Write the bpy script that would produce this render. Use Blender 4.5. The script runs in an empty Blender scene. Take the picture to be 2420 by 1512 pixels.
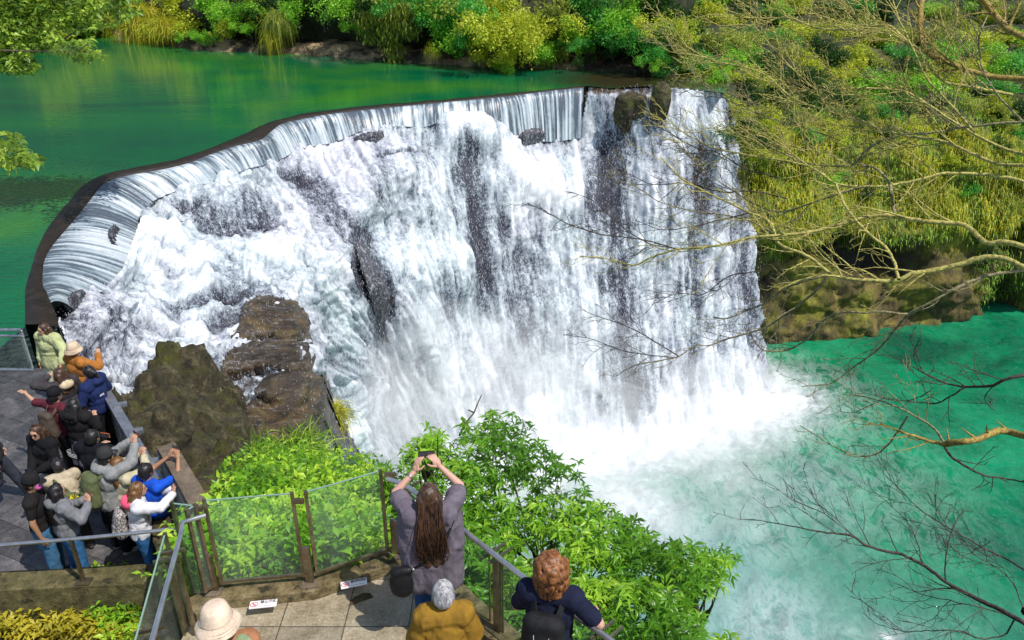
import bpy, bmesh, math, random
import numpy as np
from mathutils import Vector, Matrix, Quaternion
random.seed(7); rng = np.random.default_rng(7)
R = math.radians
scene = bpy.context.scene
# ---------------------------------------------------------------- camera, sky, sun, exposure
CAM = np.array([0.0, 0.0, 5.76]); TH = R(26.0); F = 1850.0; CX, CY = 1209.5, 756.0
cam_data = bpy.data.cameras.new("camera"); cam = bpy.data.objects.new("camera", cam_data)
scene.collection.objects.link(cam); scene.camera = cam
cam.location = CAM; cam.rotation_euler = (math.pi/2 - TH, 0, 0)
cam_data.sensor_width = 36; cam_data.lens = 36*F/2419.0
cam_data.clip_start = 0.1; cam_data.clip_end = 1500
SUN_DIR = Vector((0.42, -0.30, 0.86)).normalized()
world = bpy.data.worlds.new("World"); scene.world = world; world.use_nodes = True
wn = world.node_tree; wn.nodes.clear()
wo = wn.nodes.new('ShaderNodeOutputWorld'); wb = wn.nodes.new('ShaderNodeBackground'); ws = wn.nodes.new('ShaderNodeTexSky')
ws.sky_type = 'NISHITA'; ws.sun_disc = False
ws.sun_elevation = math.asin(SUN_DIR.z); ws.sun_rotation = math.atan2(SUN_DIR.x, SUN_DIR.y)
wb.inputs[1].default_value = 0.12
wn.links.new(ws.outputs[0], wb.inputs[0]); wn.links.new(wb.outputs[0], wo.inputs[0])
sl = bpy.data.lights.new("sun", 'SUN'); sl.energy = 3.8; sl.angle = R(0.5); sl.color = (1, .95, .86)
so = bpy.data.objects.new("sun", sl); scene.collection.objects.link(so)
so.rotation_euler = (-SUN_DIR).to_track_quat('-Z', 'Y').to_euler(); so.location = (30, -20, 60)
scene.view_settings.view_transform = 'Standard'; scene.view_settings.look = 'None'
scene.view_settings.exposure = 0.3; scene.view_settings.gamma = 1
scene.cycles.max_bounces = 6; scene.cycles.transparent_max_bounces = 12
scene.cycles.volume_bounces = 3
scene.cycles.use_denoising = True

# ---------------------------------------------------------------- helpers: view rays used to measure places
st, ct = math.sin(TH), math.cos(TH)
def rays(px, py):
    px = np.asarray(px, float); py = np.asarray(py, float)
    x = (px-CX)/F; u = -(py-CY)/F
    return np.stack([x, ct + u*st, -st + u*ct], -1)
def PZ(px, py, z):
    d = rays(px, py); return CAM + d*((z-CAM[2])/d[..., 2])[..., None]
def PA(px, py, t):
    d = rays(px, py); return CAM + d*np.asarray(t, float)[..., None]
def PY(px, py, Y):
    d = rays(px, py); return CAM + d*(Y/d[..., 1])[..., None]
def V(a): return Vector([float(c) for c in a])

def _h(ix, iy, iz, seed):
    h = (ix*374761393 + iy*668265263 + iz*2147483647 + seed*1274126177) & 0xffffffff
    h = ((h ^ (h >> 13))*1274126177) & 0xffffffff
    h = ((h ^ (h >> 16))*2246822519) & 0xffffffff
    return ((h ^ (h >> 15)) & 0xffffff)/float(0xffffff)
def vn(x, y, z, seed=0):
    x = np.asarray(x, float); y = np.asarray(y, float)+0*x; z = np.asarray(z, float)+0*x
    fx, fy, fz = np.floor(x), np.floor(y), np.floor(z)
    ix, iy, iz = fx.astype(np.int64), fy.astype(np.int64), fz.astype(np.int64)
    tx, ty, tz = x-fx, y-fy, z-fz
    tx = tx*tx*(3-2*tx); ty = ty*ty*(3-2*ty); tz = tz*tz*(3-2*tz)
    r = 0
    for a in (0, 1):
        for b in (0, 1):
            for c in (0, 1):
                w = (tx if a else 1-tx)*(ty if b else 1-ty)*(tz if c else 1-tz)
                r = r + w*_h(ix+a, iy+b, iz+c, seed)
    return r
def fbm(x, y, z, oct=4, seed=0, gain=.5):
    r = 0; a = 1; t = 0
    for o in range(oct):
        r = r + a*vn(x*2**o, y*2**o, z*2**o, seed+o*17); t += a; a *= gain
    return r/t
def inpoly(px, py, poly):
    ins = np.zeros(np.shape(px), bool); n = len(poly); j = n-1
    for i in range(n):
        xi, yi = poly[i]; xj, yj = poly[j]
        c = ((yi > py) != (yj > py)) & (px < (xj-xi)*(py-yi)/((yj-yi) if yj != yi else 1e-9)+xi)
        ins ^= c; j = i
    return ins
class TPS:
    def __init__(s, P, v, lam=1e-4):
        P = np.asarray(P, float)/1000; v = np.asarray(v, float); n = len(P); s.P = P
        K = s.k(np.linalg.norm(P[:, None]-P[None], axis=-1)) + lam*np.eye(n)
        A = np.zeros((n+3, n+3)); A[:n, :n] = K; A[:n, n] = 1; A[:n, n+1:] = P; A[n, :n] = 1; A[n+1:, :n] = P.T
        s.w = np.linalg.solve(A, np.r_[v, 0, 0, 0])
    def k(s, r): return r*r*np.log(r+1e-9)
    def __call__(s, x, y):
        x = np.asarray(x, float)/1000; y = np.asarray(y, float)/1000
        r = s.w[-3]+s.w[-2]*x+s.w[-1]*y
        for i in range(len(s.P)):
            r = r + s.w[i]*s.k(np.hypot(x-s.P[i, 0], y-s.P[i, 1]))
        return r
def surf(ctrl):
    """ctrl: (px,py,'h'|'y'|'a',value) -> function giving axial distance t(px,py)"""
    P = []; v = []
    for (x, y, k, q) in ctrl:
        d = rays(x, y); t = q/(-d[2]) if k == 'h' else (q/d[1] if k == 'y' else q)
        P.append((x, y)); v.append(1/t)
    T = TPS(P, v, 1e-6)
    return lambda x, y: 1/np.maximum(T(x, y), 1e-3)

# ---------------------------------------------------------------- helpers: objects
COL = scene.collection
def tag(o, label=None, cat=None, group=None, kind=None):
    if label: o['label'] = label
    if cat: o['category'] = cat
    if group: o['group'] = group
    if kind: o['kind'] = kind
    return o
def empty(name, loc, rz=0):
    o = bpy.data.objects.new(name, None); COL.objects.link(o); o.location = V(loc); o.rotation_euler = (0, 0, rz)
    o.empty_display_size = .2; return o
def link(name, me, mat=None, parent=None, smooth=False):
    o = bpy.data.objects.new(name, me); COL.objects.link(o)
    if mat is not None and not me.materials:
        for m in (mat if isinstance(mat, (list, tuple)) else [mat]): me.materials.append(m)
    if parent is not None: o.parent = parent
    if smooth: me.polygons.foreach_set('use_smooth', np.ones(len(me.polygons), bool))
    return o
def nmesh(name, verts, faces, attrs=None):
    """verts (N,3), faces (M,k) array"""
    me = bpy.data.meshes.new(name); verts = np.asarray(verts, np.float32); faces = np.asarray(faces, np.int32)
    me.vertices.add(len(verts)); me.vertices.foreach_set('co', verts.ravel())
    k = faces.shape[1]; m = len(faces)
    me.loops.add(m*k); me.loops.foreach_set('vertex_index', faces.ravel())
    me.polygons.add(m); me.polygons.foreach_set('loop_start', np.arange(0, m*k, k, dtype=np.int32))
    me.update(calc_edges=True)
    for n, a in (attrs or {}).items():
        at = me.attributes.new(n, 'FLOAT', 'POINT'); at.data.foreach_set('value', np.asarray(a, np.float32))
    return me
def bmo(name, bm, mat, parent=None, smooth=False, off=None):
    me = bpy.data.meshes.new(name); bmesh.ops.recalc_face_normals(bm, faces=bm.faces); bm.to_mesh(me); bm.free()
    o = link(name, me, mat, parent, smooth)
    if off is not None: me.transform(Matrix.Translation(-V(off)))
    return o
def prism(bm, pts, z0, z1):
    """vertical prism over a plan polygon; z1 may be callable of (x,y)"""
    lo = [bm.verts.new((p[0], p[1], z0)) for p in pts]; hi = [bm.verts.new((p[0], p[1], z1)) for p in pts]
    n = len(pts)
    bm.faces.new(hi); bm.faces.new(lo[::-1])
    for i in range(n): bm.faces.new((lo[i], lo[(i+1) % n], hi[(i+1) % n], hi[i]))
def bar(bm, a, b, w, h, up=(0, 0, 1)):
    """box-section bar from a to b"""
    a = Vector(a); b = Vector(b); d = (b-a).normalized(); up = Vector(up)
    s = d.cross(up)
    if s.length < 1e-3: s = d.cross(Vector((1, 0, 0)))
    s.normalize(); u = s.cross(d).normalized()
    c = [bm.verts.new(p+s*(x*w/2)+u*(y*h/2)) for p in (a, b) for x, y in ((-1, -1), (1, -1), (1, 1), (-1, 1))]
    for f in ((3, 2, 1, 0), (4, 5, 6, 7), (0, 1, 5, 4), (1, 2, 6, 5), (2, 3, 7, 6), (3, 0, 4, 7)):
        bm.faces.new([c[i] for i in f])
def tube_arr(P, Rr, k=6):
    P = np.asarray(P, float); n = len(P); T = np.gradient(P, axis=0); T /= np.linalg.norm(T, axis=1)[:, None]+1e-9
    ref = np.array([0, 0, 1.]) if abs(T[0, 2]) < .9 else np.array([1., 0, 0])
    N = np.cross(T, ref); N /= np.linalg.norm(N, axis=1)[:, None]+1e-9; B = np.cross(T, N)
    a = np.arange(k)*2*math.pi/k
    vs = P[:, None]+(N[:, None]*np.cos(a)[None, :, None]+B[:, None]*np.sin(a)[None, :, None])*np.asarray(Rr, float)[:, None, None]
    vs = vs.reshape(-1, 3); i = np.arange(n-1)[:, None]*k; j = np.arange(k)[None]; j2 = (j+1) % k
    f = np.stack([i+j, i+j2, i+k+j2, i+k+j], -1).reshape(-1, 4)
    return vs, f
class TB:
    """collects tubes and quads into one mesh"""
    def __init__(s): s.v = []; s.f = []; s.n = 0
    def add(s, v, f): s.v.append(v); s.f.append(np.asarray(f)+s.n); s.n += len(v)
    def tube(s, P, r, k=6):
        r = np.full(len(P), r) if np.isscalar(r) else np.asarray(r); s.add(*tube_arr(P, r, k))
    def build(s, name, mat, parent=None, off=None, smooth=True):
        v = np.concatenate(s.v); v = v-(np.asarray(off) if off is not None else 0)
        me = nmesh(name, v, np.concatenate(s.f)); return link(name, me, mat, parent, smooth)

# ---------------------------------------------------------------- helpers: materials
class NT:
    def __init__(s, name):
        s.m = bpy.data.materials.new(name); s.m.use_nodes = True; s.t = s.m.node_tree; s.t.nodes.clear()
        s.out = s.N('ShaderNodeOutputMaterial'); s.p = s.N('ShaderNodeBsdfPrincipled'); s.L(s.p.outputs[0], s.out.inputs[0])
    def N(s, t, **k):
        n = s.t.nodes.new(t)
        for a, b in k.items(): setattr(n, a, b)
        return n
    def L(s, a, b): s.t.links.new(a, b)
    def coord(s, scale=(1, 1, 1), kind='Object'):
        c = s.N('ShaderNodeTexCoord'); m = s.N('ShaderNodeMapping'); m.inputs['Scale'].default_value = scale
        if kind == 'World':
            g = s.N('ShaderNodeNewGeometry'); s.L(g.outputs['Position'], m.inputs[0])
        else: s.L(c.outputs[kind], m.inputs[0])
        return m.outputs[0]
    def noise(s, vec, scale, detail=4, rough=.55, dist=0):
        n = s.N('ShaderNodeTexNoise'); n.inputs['Scale'].default_value = scale; n.inputs['Detail'].default_value = detail
        n.inputs['Roughness'].default_value = rough; n.inputs['Distortion'].default_value = dist
        s.L(vec, n.inputs['Vector']); return n.outputs[0]
    def vor(s, vec, scale, feature='F1'):
        n = s.N('ShaderNodeTexVoronoi'); n.feature = feature; n.inputs['Scale'].default_value = scale; s.L(vec, n.inputs['Vector']); return n.outputs[0]
    def ramp(s, fac, stops, interp='LINEAR'):
        r = s.N('ShaderNodeValToRGB'); r.color_ramp.interpolation = interp
        e = r.color_ramp.elements
        while len(e) < len(stops): e.new(.5)
        for i, (p, c) in enumerate(stops): e[i].position = p; e[i].color = (*c, 1) if len(c) == 3 else c
        s.L(fac, r.inputs[0]); return r.outputs[0]
    def attr(s, name): n = s.N('ShaderNodeAttribute'); n.attribute_name = name; return n.outputs['Fac']
    def math(s, op, a, b=None, c=None, clamp=False):
        n = s.N('ShaderNodeMath', operation=op); n.use_clamp = clamp
        for i, q in enumerate((a, b, c)):
            if q is None: continue
            if isinstance(q, (int, float)): n.inputs[i].default_value = q
            else: s.L(q, n.inputs[i])
        return n.outputs[0]
    def mix(s, fac, a, b, mode='MIX'):
        n = s.N('ShaderNodeMix', data_type='RGBA', blend_type=mode)
        for i, q in ((0, fac), (6, a), (7, b)):
            if isinstance(q, (int, float)): n.inputs[i].default_value = q
            elif isinstance(q, (tuple, list)): n.inputs[i].default_value = (*q, 1) if len(q) == 3 else q
            else: s.L(q, n.inputs[i])
        return n.outputs[2]
    def col(s, c):
        if isinstance(c, (tuple, list)): s.p.inputs['Base Color'].default_value = (*c, 1)
        else: s.L(c, s.p.inputs['Base Color'])
    def set(s, rough=None, metal=None, spec=None):
        if rough is not None:
            if isinstance(rough, (int, float)): s.p.inputs['Roughness'].default_value = rough
            else: s.L(rough, s.p.inputs['Roughness'])
        if metal is not None: s.p.inputs['Metallic'].default_value = metal
        if spec is not None: s.p.inputs['Specular IOR Level'].default_value = spec
    def bump(s, h, strength=.3, dist=.05):
        b = s.N('ShaderNodeBump'); b.inputs['Strength'].default_value = strength; b.inputs['Distance'].default_value = dist
        s.L(h, b.inputs['Height']); s.L(b.outputs[0], s.p.inputs['Normal'])
def leaf_mat(name, c0, c1, c2, rough=.45, trans=.35):
    m = NT(name); r = m.attr('rnd')
    c = m.ramp(r, [(0, c0), (.55, c1), (1, c2)]); m.col(c); m.set(rough, spec=.4)
    t = m.N('ShaderNodeBsdfTranslucent'); tc = m.mix(.5, c, tuple(min(1, v*1.3) for v in c2)); m.L(tc, t.inputs[0])
    x = m.N('ShaderNodeMixShader'); x.inputs[0].default_value = trans
    m.L(m.p.outputs[0], x.inputs[1]); m.L(t.outputs[0], x.inputs[2]); m.L(x.outputs[0], m.out.inputs[0]); return m.m
def bark_mat(name, c0, c1, scale=12):
    m = NT(name); v = m.coord((1, 1, 1), 'World'); n = m.noise(v, scale, 5, .65); m.col(m.ramp(n, [(.35, c0), (.65, c1)])); m.set(.85); m.bump(n, .6, .02); return m.m
def cloth_mat(name, c, rough=.85, weave=60, fold=7, spread=.25, metal=None):
    m = NT(name); v = m.coord(); n = m.noise(v, fold, 3, .5, .6); w = m.noise(v, weave, 2)
    lo = tuple(q*(1-spread) for q in c); hi = tuple(min(1, q*(1+spread)) for q in c)
    m.col(m.ramp(m.math('ADD', m.math('MULTIPLY', n, .7), m.math('MULTIPLY', w, .3)), [(.35, lo), (.65, hi)]))
    m.set(rough, spec=.2); m.bump(n, .35, .02); return m.m
def rock_mat(name, stops, scale=1.2, bump=.5, bscale=4, rough=.8, moss=None, world=True, mossn=.55):
    m = NT(name); v = m.coord((1, 1, 1), 'World'); n = m.noise(v, scale, 9, .68, .3)
    c = m.ramp(n, stops); fine = m.noise(v, bscale*5, 6, .75)
    c = m.mix(.55, c, m.ramp(fine, [(.3, (.25, .25, .25)), (.7, (1.5, 1.5, 1.5))]), 'MULTIPLY')
    if moss:
        mn = m.noise(v, .9, 8, .72); c = m.mix(m.ramp(mn, [(mossn-.06, (0, 0, 0)), (mossn+.08, (1, 1, 1))]), c, moss)
    if moss:
        sp_ = m.noise(v, 16, 3, .6); c = m.mix(m.ramp(sp_, [(.66, (0, 0, 0)), (.72, (.75, .75, .75))]), c, (.34, .33, .22)); pb = m.noise(v, 5, 4, .7); c = m.mix(m.ramp(pb, [(.34, (.85, .85, .85)), (.44, (0, 0, 0))]), c, (.012, .010, .005))
    m.col(c); m.set(rough); m.bump(m.math('ADD', m.noise(v, bscale, 8, .7), m.math('MULTIPLY', fine, .4)), bump, .25); return m.m
# ================================================================ WATER AND ROCK OF THE FALLS
ZP = -3.24; ZL = -24.24
# ---- materials
def pool_mat():
    m = NT('upper_pool_water'); v = m.coord((1, 1, 1), 'World')
    n = m.noise(m.coord((.05, .09, 1), 'World'), 1.0, 4, .6, .8)
    c = m.ramp(n, [(.30, (.0, .075, .045)), (.48, (.002, .125, .045)), (.66, (.035, .185, .025))])
    br = m.attr('shallow'); c = m.mix(br, c, (.045, .03, .012)); m.col(c); m.set(.06, spec=.5)
    w = m.noise(m.coord((.55, 1.6, 1), 'World'), 1.1, 5, .6, .4); w2 = m.noise(m.coord((1.5, 5, 1), 'World'), 1.6, 3, .5, .3)
    rp = m.attr('ripple')
    h = m.math('ADD', m.math('MULTIPLY', w, .35), m.math('MULTIPLY', w2, m.math('MULTIPLY', rp, 2.2))); m.bump(h, .22, .12); return m.m
def lower_mat():
    m = NT('plunge_pool_water'); v = m.coord((1, 1, 1), 'World')
    n = m.noise(m.coord((.10, .13, 1), 'World'), 1.0, 6, .65, 1.2)
    c = m.ramp(n, [(.34, (.0, .075, .038)), (.5, (.0, .16, .07)), (.64, (.004, .225, .10))])
    sw = m.noise(m.coord((.75, .36, 1), 'World'), 1.2, 9, .78, .7)
    sp = m.noise(v, 1.5, 9, .84, .5)
    milk = m.attr('milk'); foam = m.attr('foam')
    c = m.mix(m.math('MULTIPLY', milk, .92, clamp=True), c, (.16, .31, .29))
    # marbling threads of foam
    a = m.math('SUBTRACT', 1, m.math('MULTIPLY', m.math('ABSOLUTE', m.math('SUBTRACT', sw, .5)), 11), clamp=True)
    thr = m.math('MULTIPLY', a, m.math('ADD', m.math('MULTIPLY', foam, 1.5), .05), clamp=True)
    F2 = m.math('ADD', m.math('MULTIPLY', foam, 2.1), m.math('MULTIPLY', m.math('SUBTRACT', sp, .92), 2.6), clamp=True)
    f = m.math('MAXIMUM', m.math('MULTIPLY', thr, .38), m.math('MULTIPLY', F2, 1.0))
    wc = m.noise(m.coord((9, 9, 1), 'World'), .9, 4, .6); flk = m.math('MULTIPLY', m.math('GREATER_THAN', wc, .69), .30)
    f = m.math('MAXIMUM', f, flk)
    c = m.mix(f, c, (.70, .73, .77)); m.col(c)
    m.set(m.math('ADD', .12, m.math('MULTIPLY', m.math('MAXIMUM', f, milk), .6)), spec=.22)
    m.bump(m.math('ADD', m.noise(v, 1.3, 5, .62, .6), m.math('MULTIPLY', f, .5)), .5, .25); return m.m
def fall_mat():
    m = NT('white_water'); F0 = m.attr('foam'); Lc = m.attr('streak'); br = m.attr('brown')
    v = m.coord((1, 1, .26), 'World'); v1 = m.coord((1, 1, .8), 'World'); n1 = m.noise(v, 1.5, 6, .66, .5)
    sp = m.noise(v1, 4.6, 5, .84, .2); sp2 = m.noise(m.coord((1, 1, .4), 'World'), 11, 3, .9)
    thin = m.math('SUBTRACT', 1.25, F0, clamp=True)
    f = m.math('ADD', m.math('MULTIPLY', F0, 1.25), m.math('MULTIPLY', m.math('SUBTRACT', n1, .5), 1.5))
    f = m.math('ADD', f, m.math('MULTIPLY', m.math('SUBTRACT', Lc, .5), .62))
    amp = m.math('ADD', .45, m.math('MULTIPLY', thin, 2.3))
    f = m.math('ADD', f, m.math('MULTIPLY', m.math('ADD', m.math('MULTIPLY', m.math('SUBTRACT', sp, .5), 1.0), m.math('MULTIPLY', m.math('SUBTRACT', sp2, .5), .8)), amp))
    rock = m.ramp(n1, [(.3, (.012, .014, .024)), (.7, (.06, .062, .085))]); rockb = m.ramp(n1, [(.3, (.03, .02, .010)), (.7, (.14, .09, .045))])
    c = m.mix(br, rock, rockb); big = m.noise(m.coord((1, 1, 1), 'World'), .15, 3)
    tint = m.ramp(big, [(.40, (.93, 1.02, 1.01)), (.58, (.99, 1.0, 1.02))])
    w = m.ramp(m.math('MULTIPLY', f, .5), [(.22, (.12, .13, .17)), (.38, (.33, .35, .40)), (.53, (.52, .53, .58)), (.72, (.82, .81, .84))])
    c = m.mix(m.ramp(f, [(.10, (0, 0, 0)), (.55, (1, 1, 1))]), c, m.mix(1, w, tint, 'MULTIPLY')); m.col(c)
    m.set(.7, spec=.2); m.bump(m.math('ADD', n1, m.math('MULTIPLY', sp, .5)), .22, .10); return m.m
def curtain_mat():
    m = NT('falling_curtain_water'); sA = m.attr('strk'); vA = m.attr('vv')
    f = m.math('ADD', sA, m.math('MULTIPLY', m.math('SUBTRACT', m.noise(m.coord((1, 1, .3), 'World'), 6, 4, .8), .5), .9))
    c = m.ramp(f, [(.12, (.08, .10, .13)), (.40, (.24, .30, .345)), (.68, (.37, .43, .475)), (1.05, (.58, .62, .67))])
    m.col(c); m.set(.3, spec=.5); m.bump(f, .4, .05); return m.m
M_pool, M_low, M_fall, M_curt = pool_mat(), lower_mat(), fall_mat(), curtain_mat()
M_weir = rock_mat('weir_wet_concrete', [(.35, (.012, .008, .005)), (.6, (.032, .021, .012)), (.75, (.055, .04, .025))], 2.5, .4, 5, .45)
def brown_mat():
    m = NT('brown_strata_rock'); v = m.coord((1, 1, 1), 'World'); n = m.noise(v, 1.4, 9, .7); c = m.ramp(n, [(.33, (.012, .008, .005)), (.5, (.05, .034, .018)), (.66, (.13, .085, .03))])
    mp = m.coord((.45, 2.4, 3.2), 'World'); w = m.noise(mp, 1.7, 8, .75, 1.2); w2 = m.noise(v, 9, 5, .8); f = m.math('ADD', w, m.math('MULTIPLY', m.math('SUBTRACT', w2, .5), .35))
    c = m.mix(m.ramp(f, [(.55, (0, 0, 0)), (.64, (.4, .4, .4)), (.74, (.95, .95, .95))]), c, (.45, .45, .5)); m.col(c); m.set(.35); m.bump(n, .9, .2); return m.m
M_brown = brown_mat()
M_mossrock = rock_mat('mossy_boulder_rock', [(.35, (.022, .018, .008)), (.52, (.085, .068, .030)), (.66, (.24, .20, .11))], 2.6, 1.0, 4.5, .85, moss=(.10, .11, .010), mossn=.56)
def darkrock_mat():
    m = NT('wet_dark_rock'); v = m.coord((1, 1, .5), 'World'); n = m.noise(v, 2, 8, .7); c = m.ramp(n, [(.35, (.012, .013, .02)), (.6, (.045, .045, .06)), (.75, (.11, .10, .12))])
    w = m.noise(v, 7, 5, .9, .3); c = m.mix(m.ramp(w, [(.50, (0, 0, 0)), (.60, (.55, .55, .55)), (.70, (1, 1, 1))]), c, (.48, .48, .54)); m.col(c); m.set(.45); m.bump(n, .8, .2); return m.m
M_darkrock = darkrock_mat()

# ---- weir line: (top px,py) -> (bottom px,py,H)
WL = [(116,722,178,738,9.9),(101,691,190,706,9.8),(101,646,245,688,9.9),(105,611,285,640,9.9),(129,576,300,600,9.85),(175,523,320,555,9.85),(223,462,330,510,9.95),
 (244,433,345,480,9.9),(297,415,377,464,9.9),(363,407,430,443,9.7),(450,387,489,433,9.85),(468,377,530,415,9.75),(558,345,590,395,9.95),
 (614,335,645,385,10.0),(663,293,700,352,10.2),(768,272,792,335,10.4),(845,263,860,304,9.8),(942,253,948,297,9.9),(1019,246,1022,300,10.2),
 (1050,243,1052,272,9.6),(1130,236,1135,269,9.7),(1180,231,1187,297,10.5),(1194,230,1215,328,11.4),(1298,216,1305,335,12.0),(1379,208,1375,325,12.0)]
UP = [(60,770),(60,680),(82,610),(110,545),(152,490),(195,440),(240,414),(290,401),(350,393),(440,373),(500,350),(560,325),(640,289),(720,268),(850,253),(1000,240),(1150,227),(1300,212),(1385,203)]
def resample(P, n, smooth=True):
    P = np.asarray(P, float); d = np.r_[0, np.cumsum(np.linalg.norm(np.diff(P, axis=0), axis=1))]
    t = np.linspace(0, d[-1], n); Q = np.stack([np.interp(t, d, P[:, k]) for k in range(P.shape[1])], -1)
    if smooth:
        w = max(1, n//60)
        ker = np.ones(2*w+1)/(2*w+1)
        for k in range(Q.shape[1]):
            q = np.r_[np.full(w, Q[0, k]), Q[:, k], np.full(w, Q[-1, k])]; e = np.convolve(q, ker, 'valid'); e[0] = Q[0, k]; e[-1] = Q[-1, k]; Q[:, k] = e
    return Q
wl = np.array(WL, float)
topW = PZ(wl[:, 0], wl[:, 1], ZP); botW = PZ(wl[:, 2], wl[:, 3], CAM[2]-wl[:, 4])
upW = PZ(np.array(UP)[:, 0], np.array(UP)[:, 1], ZP)
N = 3600
tb = resample(np.c_[topW, botW], N); tp, bt = tb[:, :3], tb[:, 3:]
# curtain
s = np.linspace(0, 1, N); arc = np.r_[0, np.cumsum(np.linalg.norm(np.diff(tp, axis=0), axis=1))]
st1 = .35*vn(arc*3.5, 0, 0, 1)+.65*vn(np.cumsum(np.r_[0, np.diff(arc)]*(15-3*np.linspace(0,1,N))), 0, 0, 2); st2 = vn(arc*1.0, 0, 0, 3)
rows = 16; vv = np.linspace(0, 1, rows)
VS = []; ST = []; VVs = []
out = bt-tp; out[:, 2] = 0; outn = out/(np.linalg.norm(out, axis=1)[:, None]+1e-6)
for j, v in enumerate(vv):
    p = tp+(bt-tp)*np.array([v, v, 0])+np.array([0, 0, 1])*((bt-tp)[:, 2:]*(v**1.7))
    p = p+outn*(0.10*math.sin(min(1, v*6)*math.pi/2)+.16*(st1-.5)*min(1, v*4))[:, None]
    p[:, 2] += .03*(1-v)
    VS.append(p); VVs.append(np.full(N, v))
    wob = vn(arc*6+v*.8, v*2.2, 0, 5)
    ST.append(np.clip(.47+(st1-.5)*1.35+(wob-.5)*.8+(st2-.5)*.75+.22*(v-.45)-.25*np.exp(-v*14), 0, 1.2))
VS = np.concatenate(VS)
ii = np.arange(N-1)[None]; jj = np.arange(rows-1)[:, None]*N
Fc = np.stack([jj+ii, jj+ii+1, jj+N+ii+1, jj+N+ii], -1).reshape(-1, 4)
o = link('water_curtain', nmesh('water_curtain', VS, Fc, {'strk': np.concatenate(ST), 'vv': np.concatenate(VVs)}), M_curt, smooth=True); tag(o, kind='structure')
# weir: crest strip between pool and curtain, with a body below
nW = 300
a = resample(upW, nW); b = resample(np.concatenate([PZ(np.array([140, 132, 112]), np.array([775, 735, 702]), ZP), topW[2:]]), nW)
wob = (fbm(np.linspace(0, 60, nW), 0, 0, 3, 9)-.5)[:, None]*np.array([0, 0, .10])
a2 = a+wob; a2[:, 2] += .035; mid = (a+b)/2+wob; mid[:, 2] += .075; b2 = b+wob*.3; b2[:, 2] += .02
lowb = b2.copy(); lowb[:, 2] -= 2.5; lowa = a2.copy(); lowa[:, 2] -= 2.5
Vw = np.concatenate([lowa, a2, mid, b2, lowb]); i = np.arange(nW-1)[None]; j = np.arange(4)[:, None]*nW
Fw = np.stack([j+i, j+i+1, j+nW+i+1, j+nW+i], -1).reshape(-1, 4)
o = link('weir', nmesh('weir', Vw, Fw), M_weir, smooth=True)
tag(o, 'dark brown wet weir crest curving along the edge of the emerald pool', 'weir')

# ---- the cascade surface: control points (px,py,kind,val)
CT = [(wl[i, 2], wl[i, 3], 'h', wl[i, 4]+.0) for i in range(len(WL))] + [
 (420,520,'h',10.3),(500,470,'h',10.3),(600,430,'h',10.6),(650,470,'h',10.9),(400,600,'h',10.6),(550,560,'h',11),(350,680,'h',10.8),
 (500,640,'h',11.2),(650,600,'h',11.6),(420,760,'h',11.3),(560,720,'h',11.8),(300,800,'h',11.3),(260,900,'h',11.6),(380,830,'h',11.6),
 (200,770,'h',10.3),(250,730,'h',10.3),(150,770,'h',10.0),(310,750,'h',11.0),(540,850,'h',12),(620,800,'h',12.2),(720,700,'h',12.4),(700,560,'h',11.8),
 (720,800,'h',12.6),(735,880,'h',12.9),(640,960,'h',12.8),(745,950,'h',13.5),(600,1020,'h',13),(560,960,'h',12.8),(780,1010,'y',25),(850,1110,'y',30),
 (740,1070,'h',14.2),(720,400,'h',10.9),(850,335,'h',10.4),(900,420,'y',42),(1000,350,'y',46.3),(1100,300,'y',48),(1100,400,'y',46.5),(1000,500,'y',43),
 (900,550,'y',40),(800,480,'y',38.5),(800,600,'y',34),(900,700,'y',35.5),(780,750,'y',30.5),(800,900,'y',31),(900,1000,'y',36),(1000,700,'y',39.5),
 (1000,900,'y',39.5),(1000,1100,'y',39.8),(900,1150,'y',37),(800,1180,'y',30),(1100,600,'y',44),(1100,800,'y',42.5),(1100,1000,'y',41),(960,1200,'y',37),(1100,1120,'y',41),
 (1300,1090,'y',42.0),(1450,1060,'y',43.4),(1600,1030,'y',45.0),(1800,960,'y',48.4),
 (1400,218,'y',52.6),(1500,236,'y',52.2),(1600,250,'y',52.2),(1700,262,'y',52.8),(1400,500,'y',49.5),(1400,800,'y',46),(1600,500,'y',50.6),(1600,800,'y',48.2),
 (1750,500,'y',52.3),(1780,800,'y',50.2),(1250,400,'y',49),(1250,600,'y',47),(1250,800,'y',45),(1250,950,'y',43.5),
 (620,1120,'h',13.6),(560,1080,'h',13.4),(400,950,'h',12.2)]
Tc = surf(CT)
POLYC = [(150,694),(245,684),(283,640),(298,598),(318,552),(328,506),(342,476),(375,460),(430,439),(488,428),(528,410),(588,390),(643,380),(698,346),(790,330),
 (858,298),(948,291),(1020,294),(1050,266),(1135,263),(1183,290),(1213,320),(1304,328),(1368,320),(1392,207),(1440,212),(1500,208),(1560,205),(1640,212),(1712,222),(1735,300),(1752,420),(1778,560),(1793,680),
 (1805,820),(1812,958),(1740,1000),(1600,1036),(1450,1066),(1300,1096),(1100,1128),(960,1200),(850,1240),(760,1160),(560,1140),(380,1080),(230,960),(185,870),(135,770),(133,730)]
_e = POLYC.index((1712,222)); _k = POLYC.index((1812,958)); _s = resample(np.array(POLYC[_e:_k+1], float), 90, False); _s[1:-1, 0] += (fbm(np.linspace(0, 22, 90), 0, 0, 3, 21)[1:-1]-.5)*26
POLYC = POLYC[:_e]+[tuple(q) for q in _s]+POLYC[_k+1:]
def grid_patch(poly, step):
    P = np.array(poly); x0, y0 = P.min(0)-step; x1, y1 = P.max(0)+step
    gx = np.arange(x0, x1, step); gy = np.arange(y0, y1, step); X, Y = np.meshgrid(gx, gy); return X, Y
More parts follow.
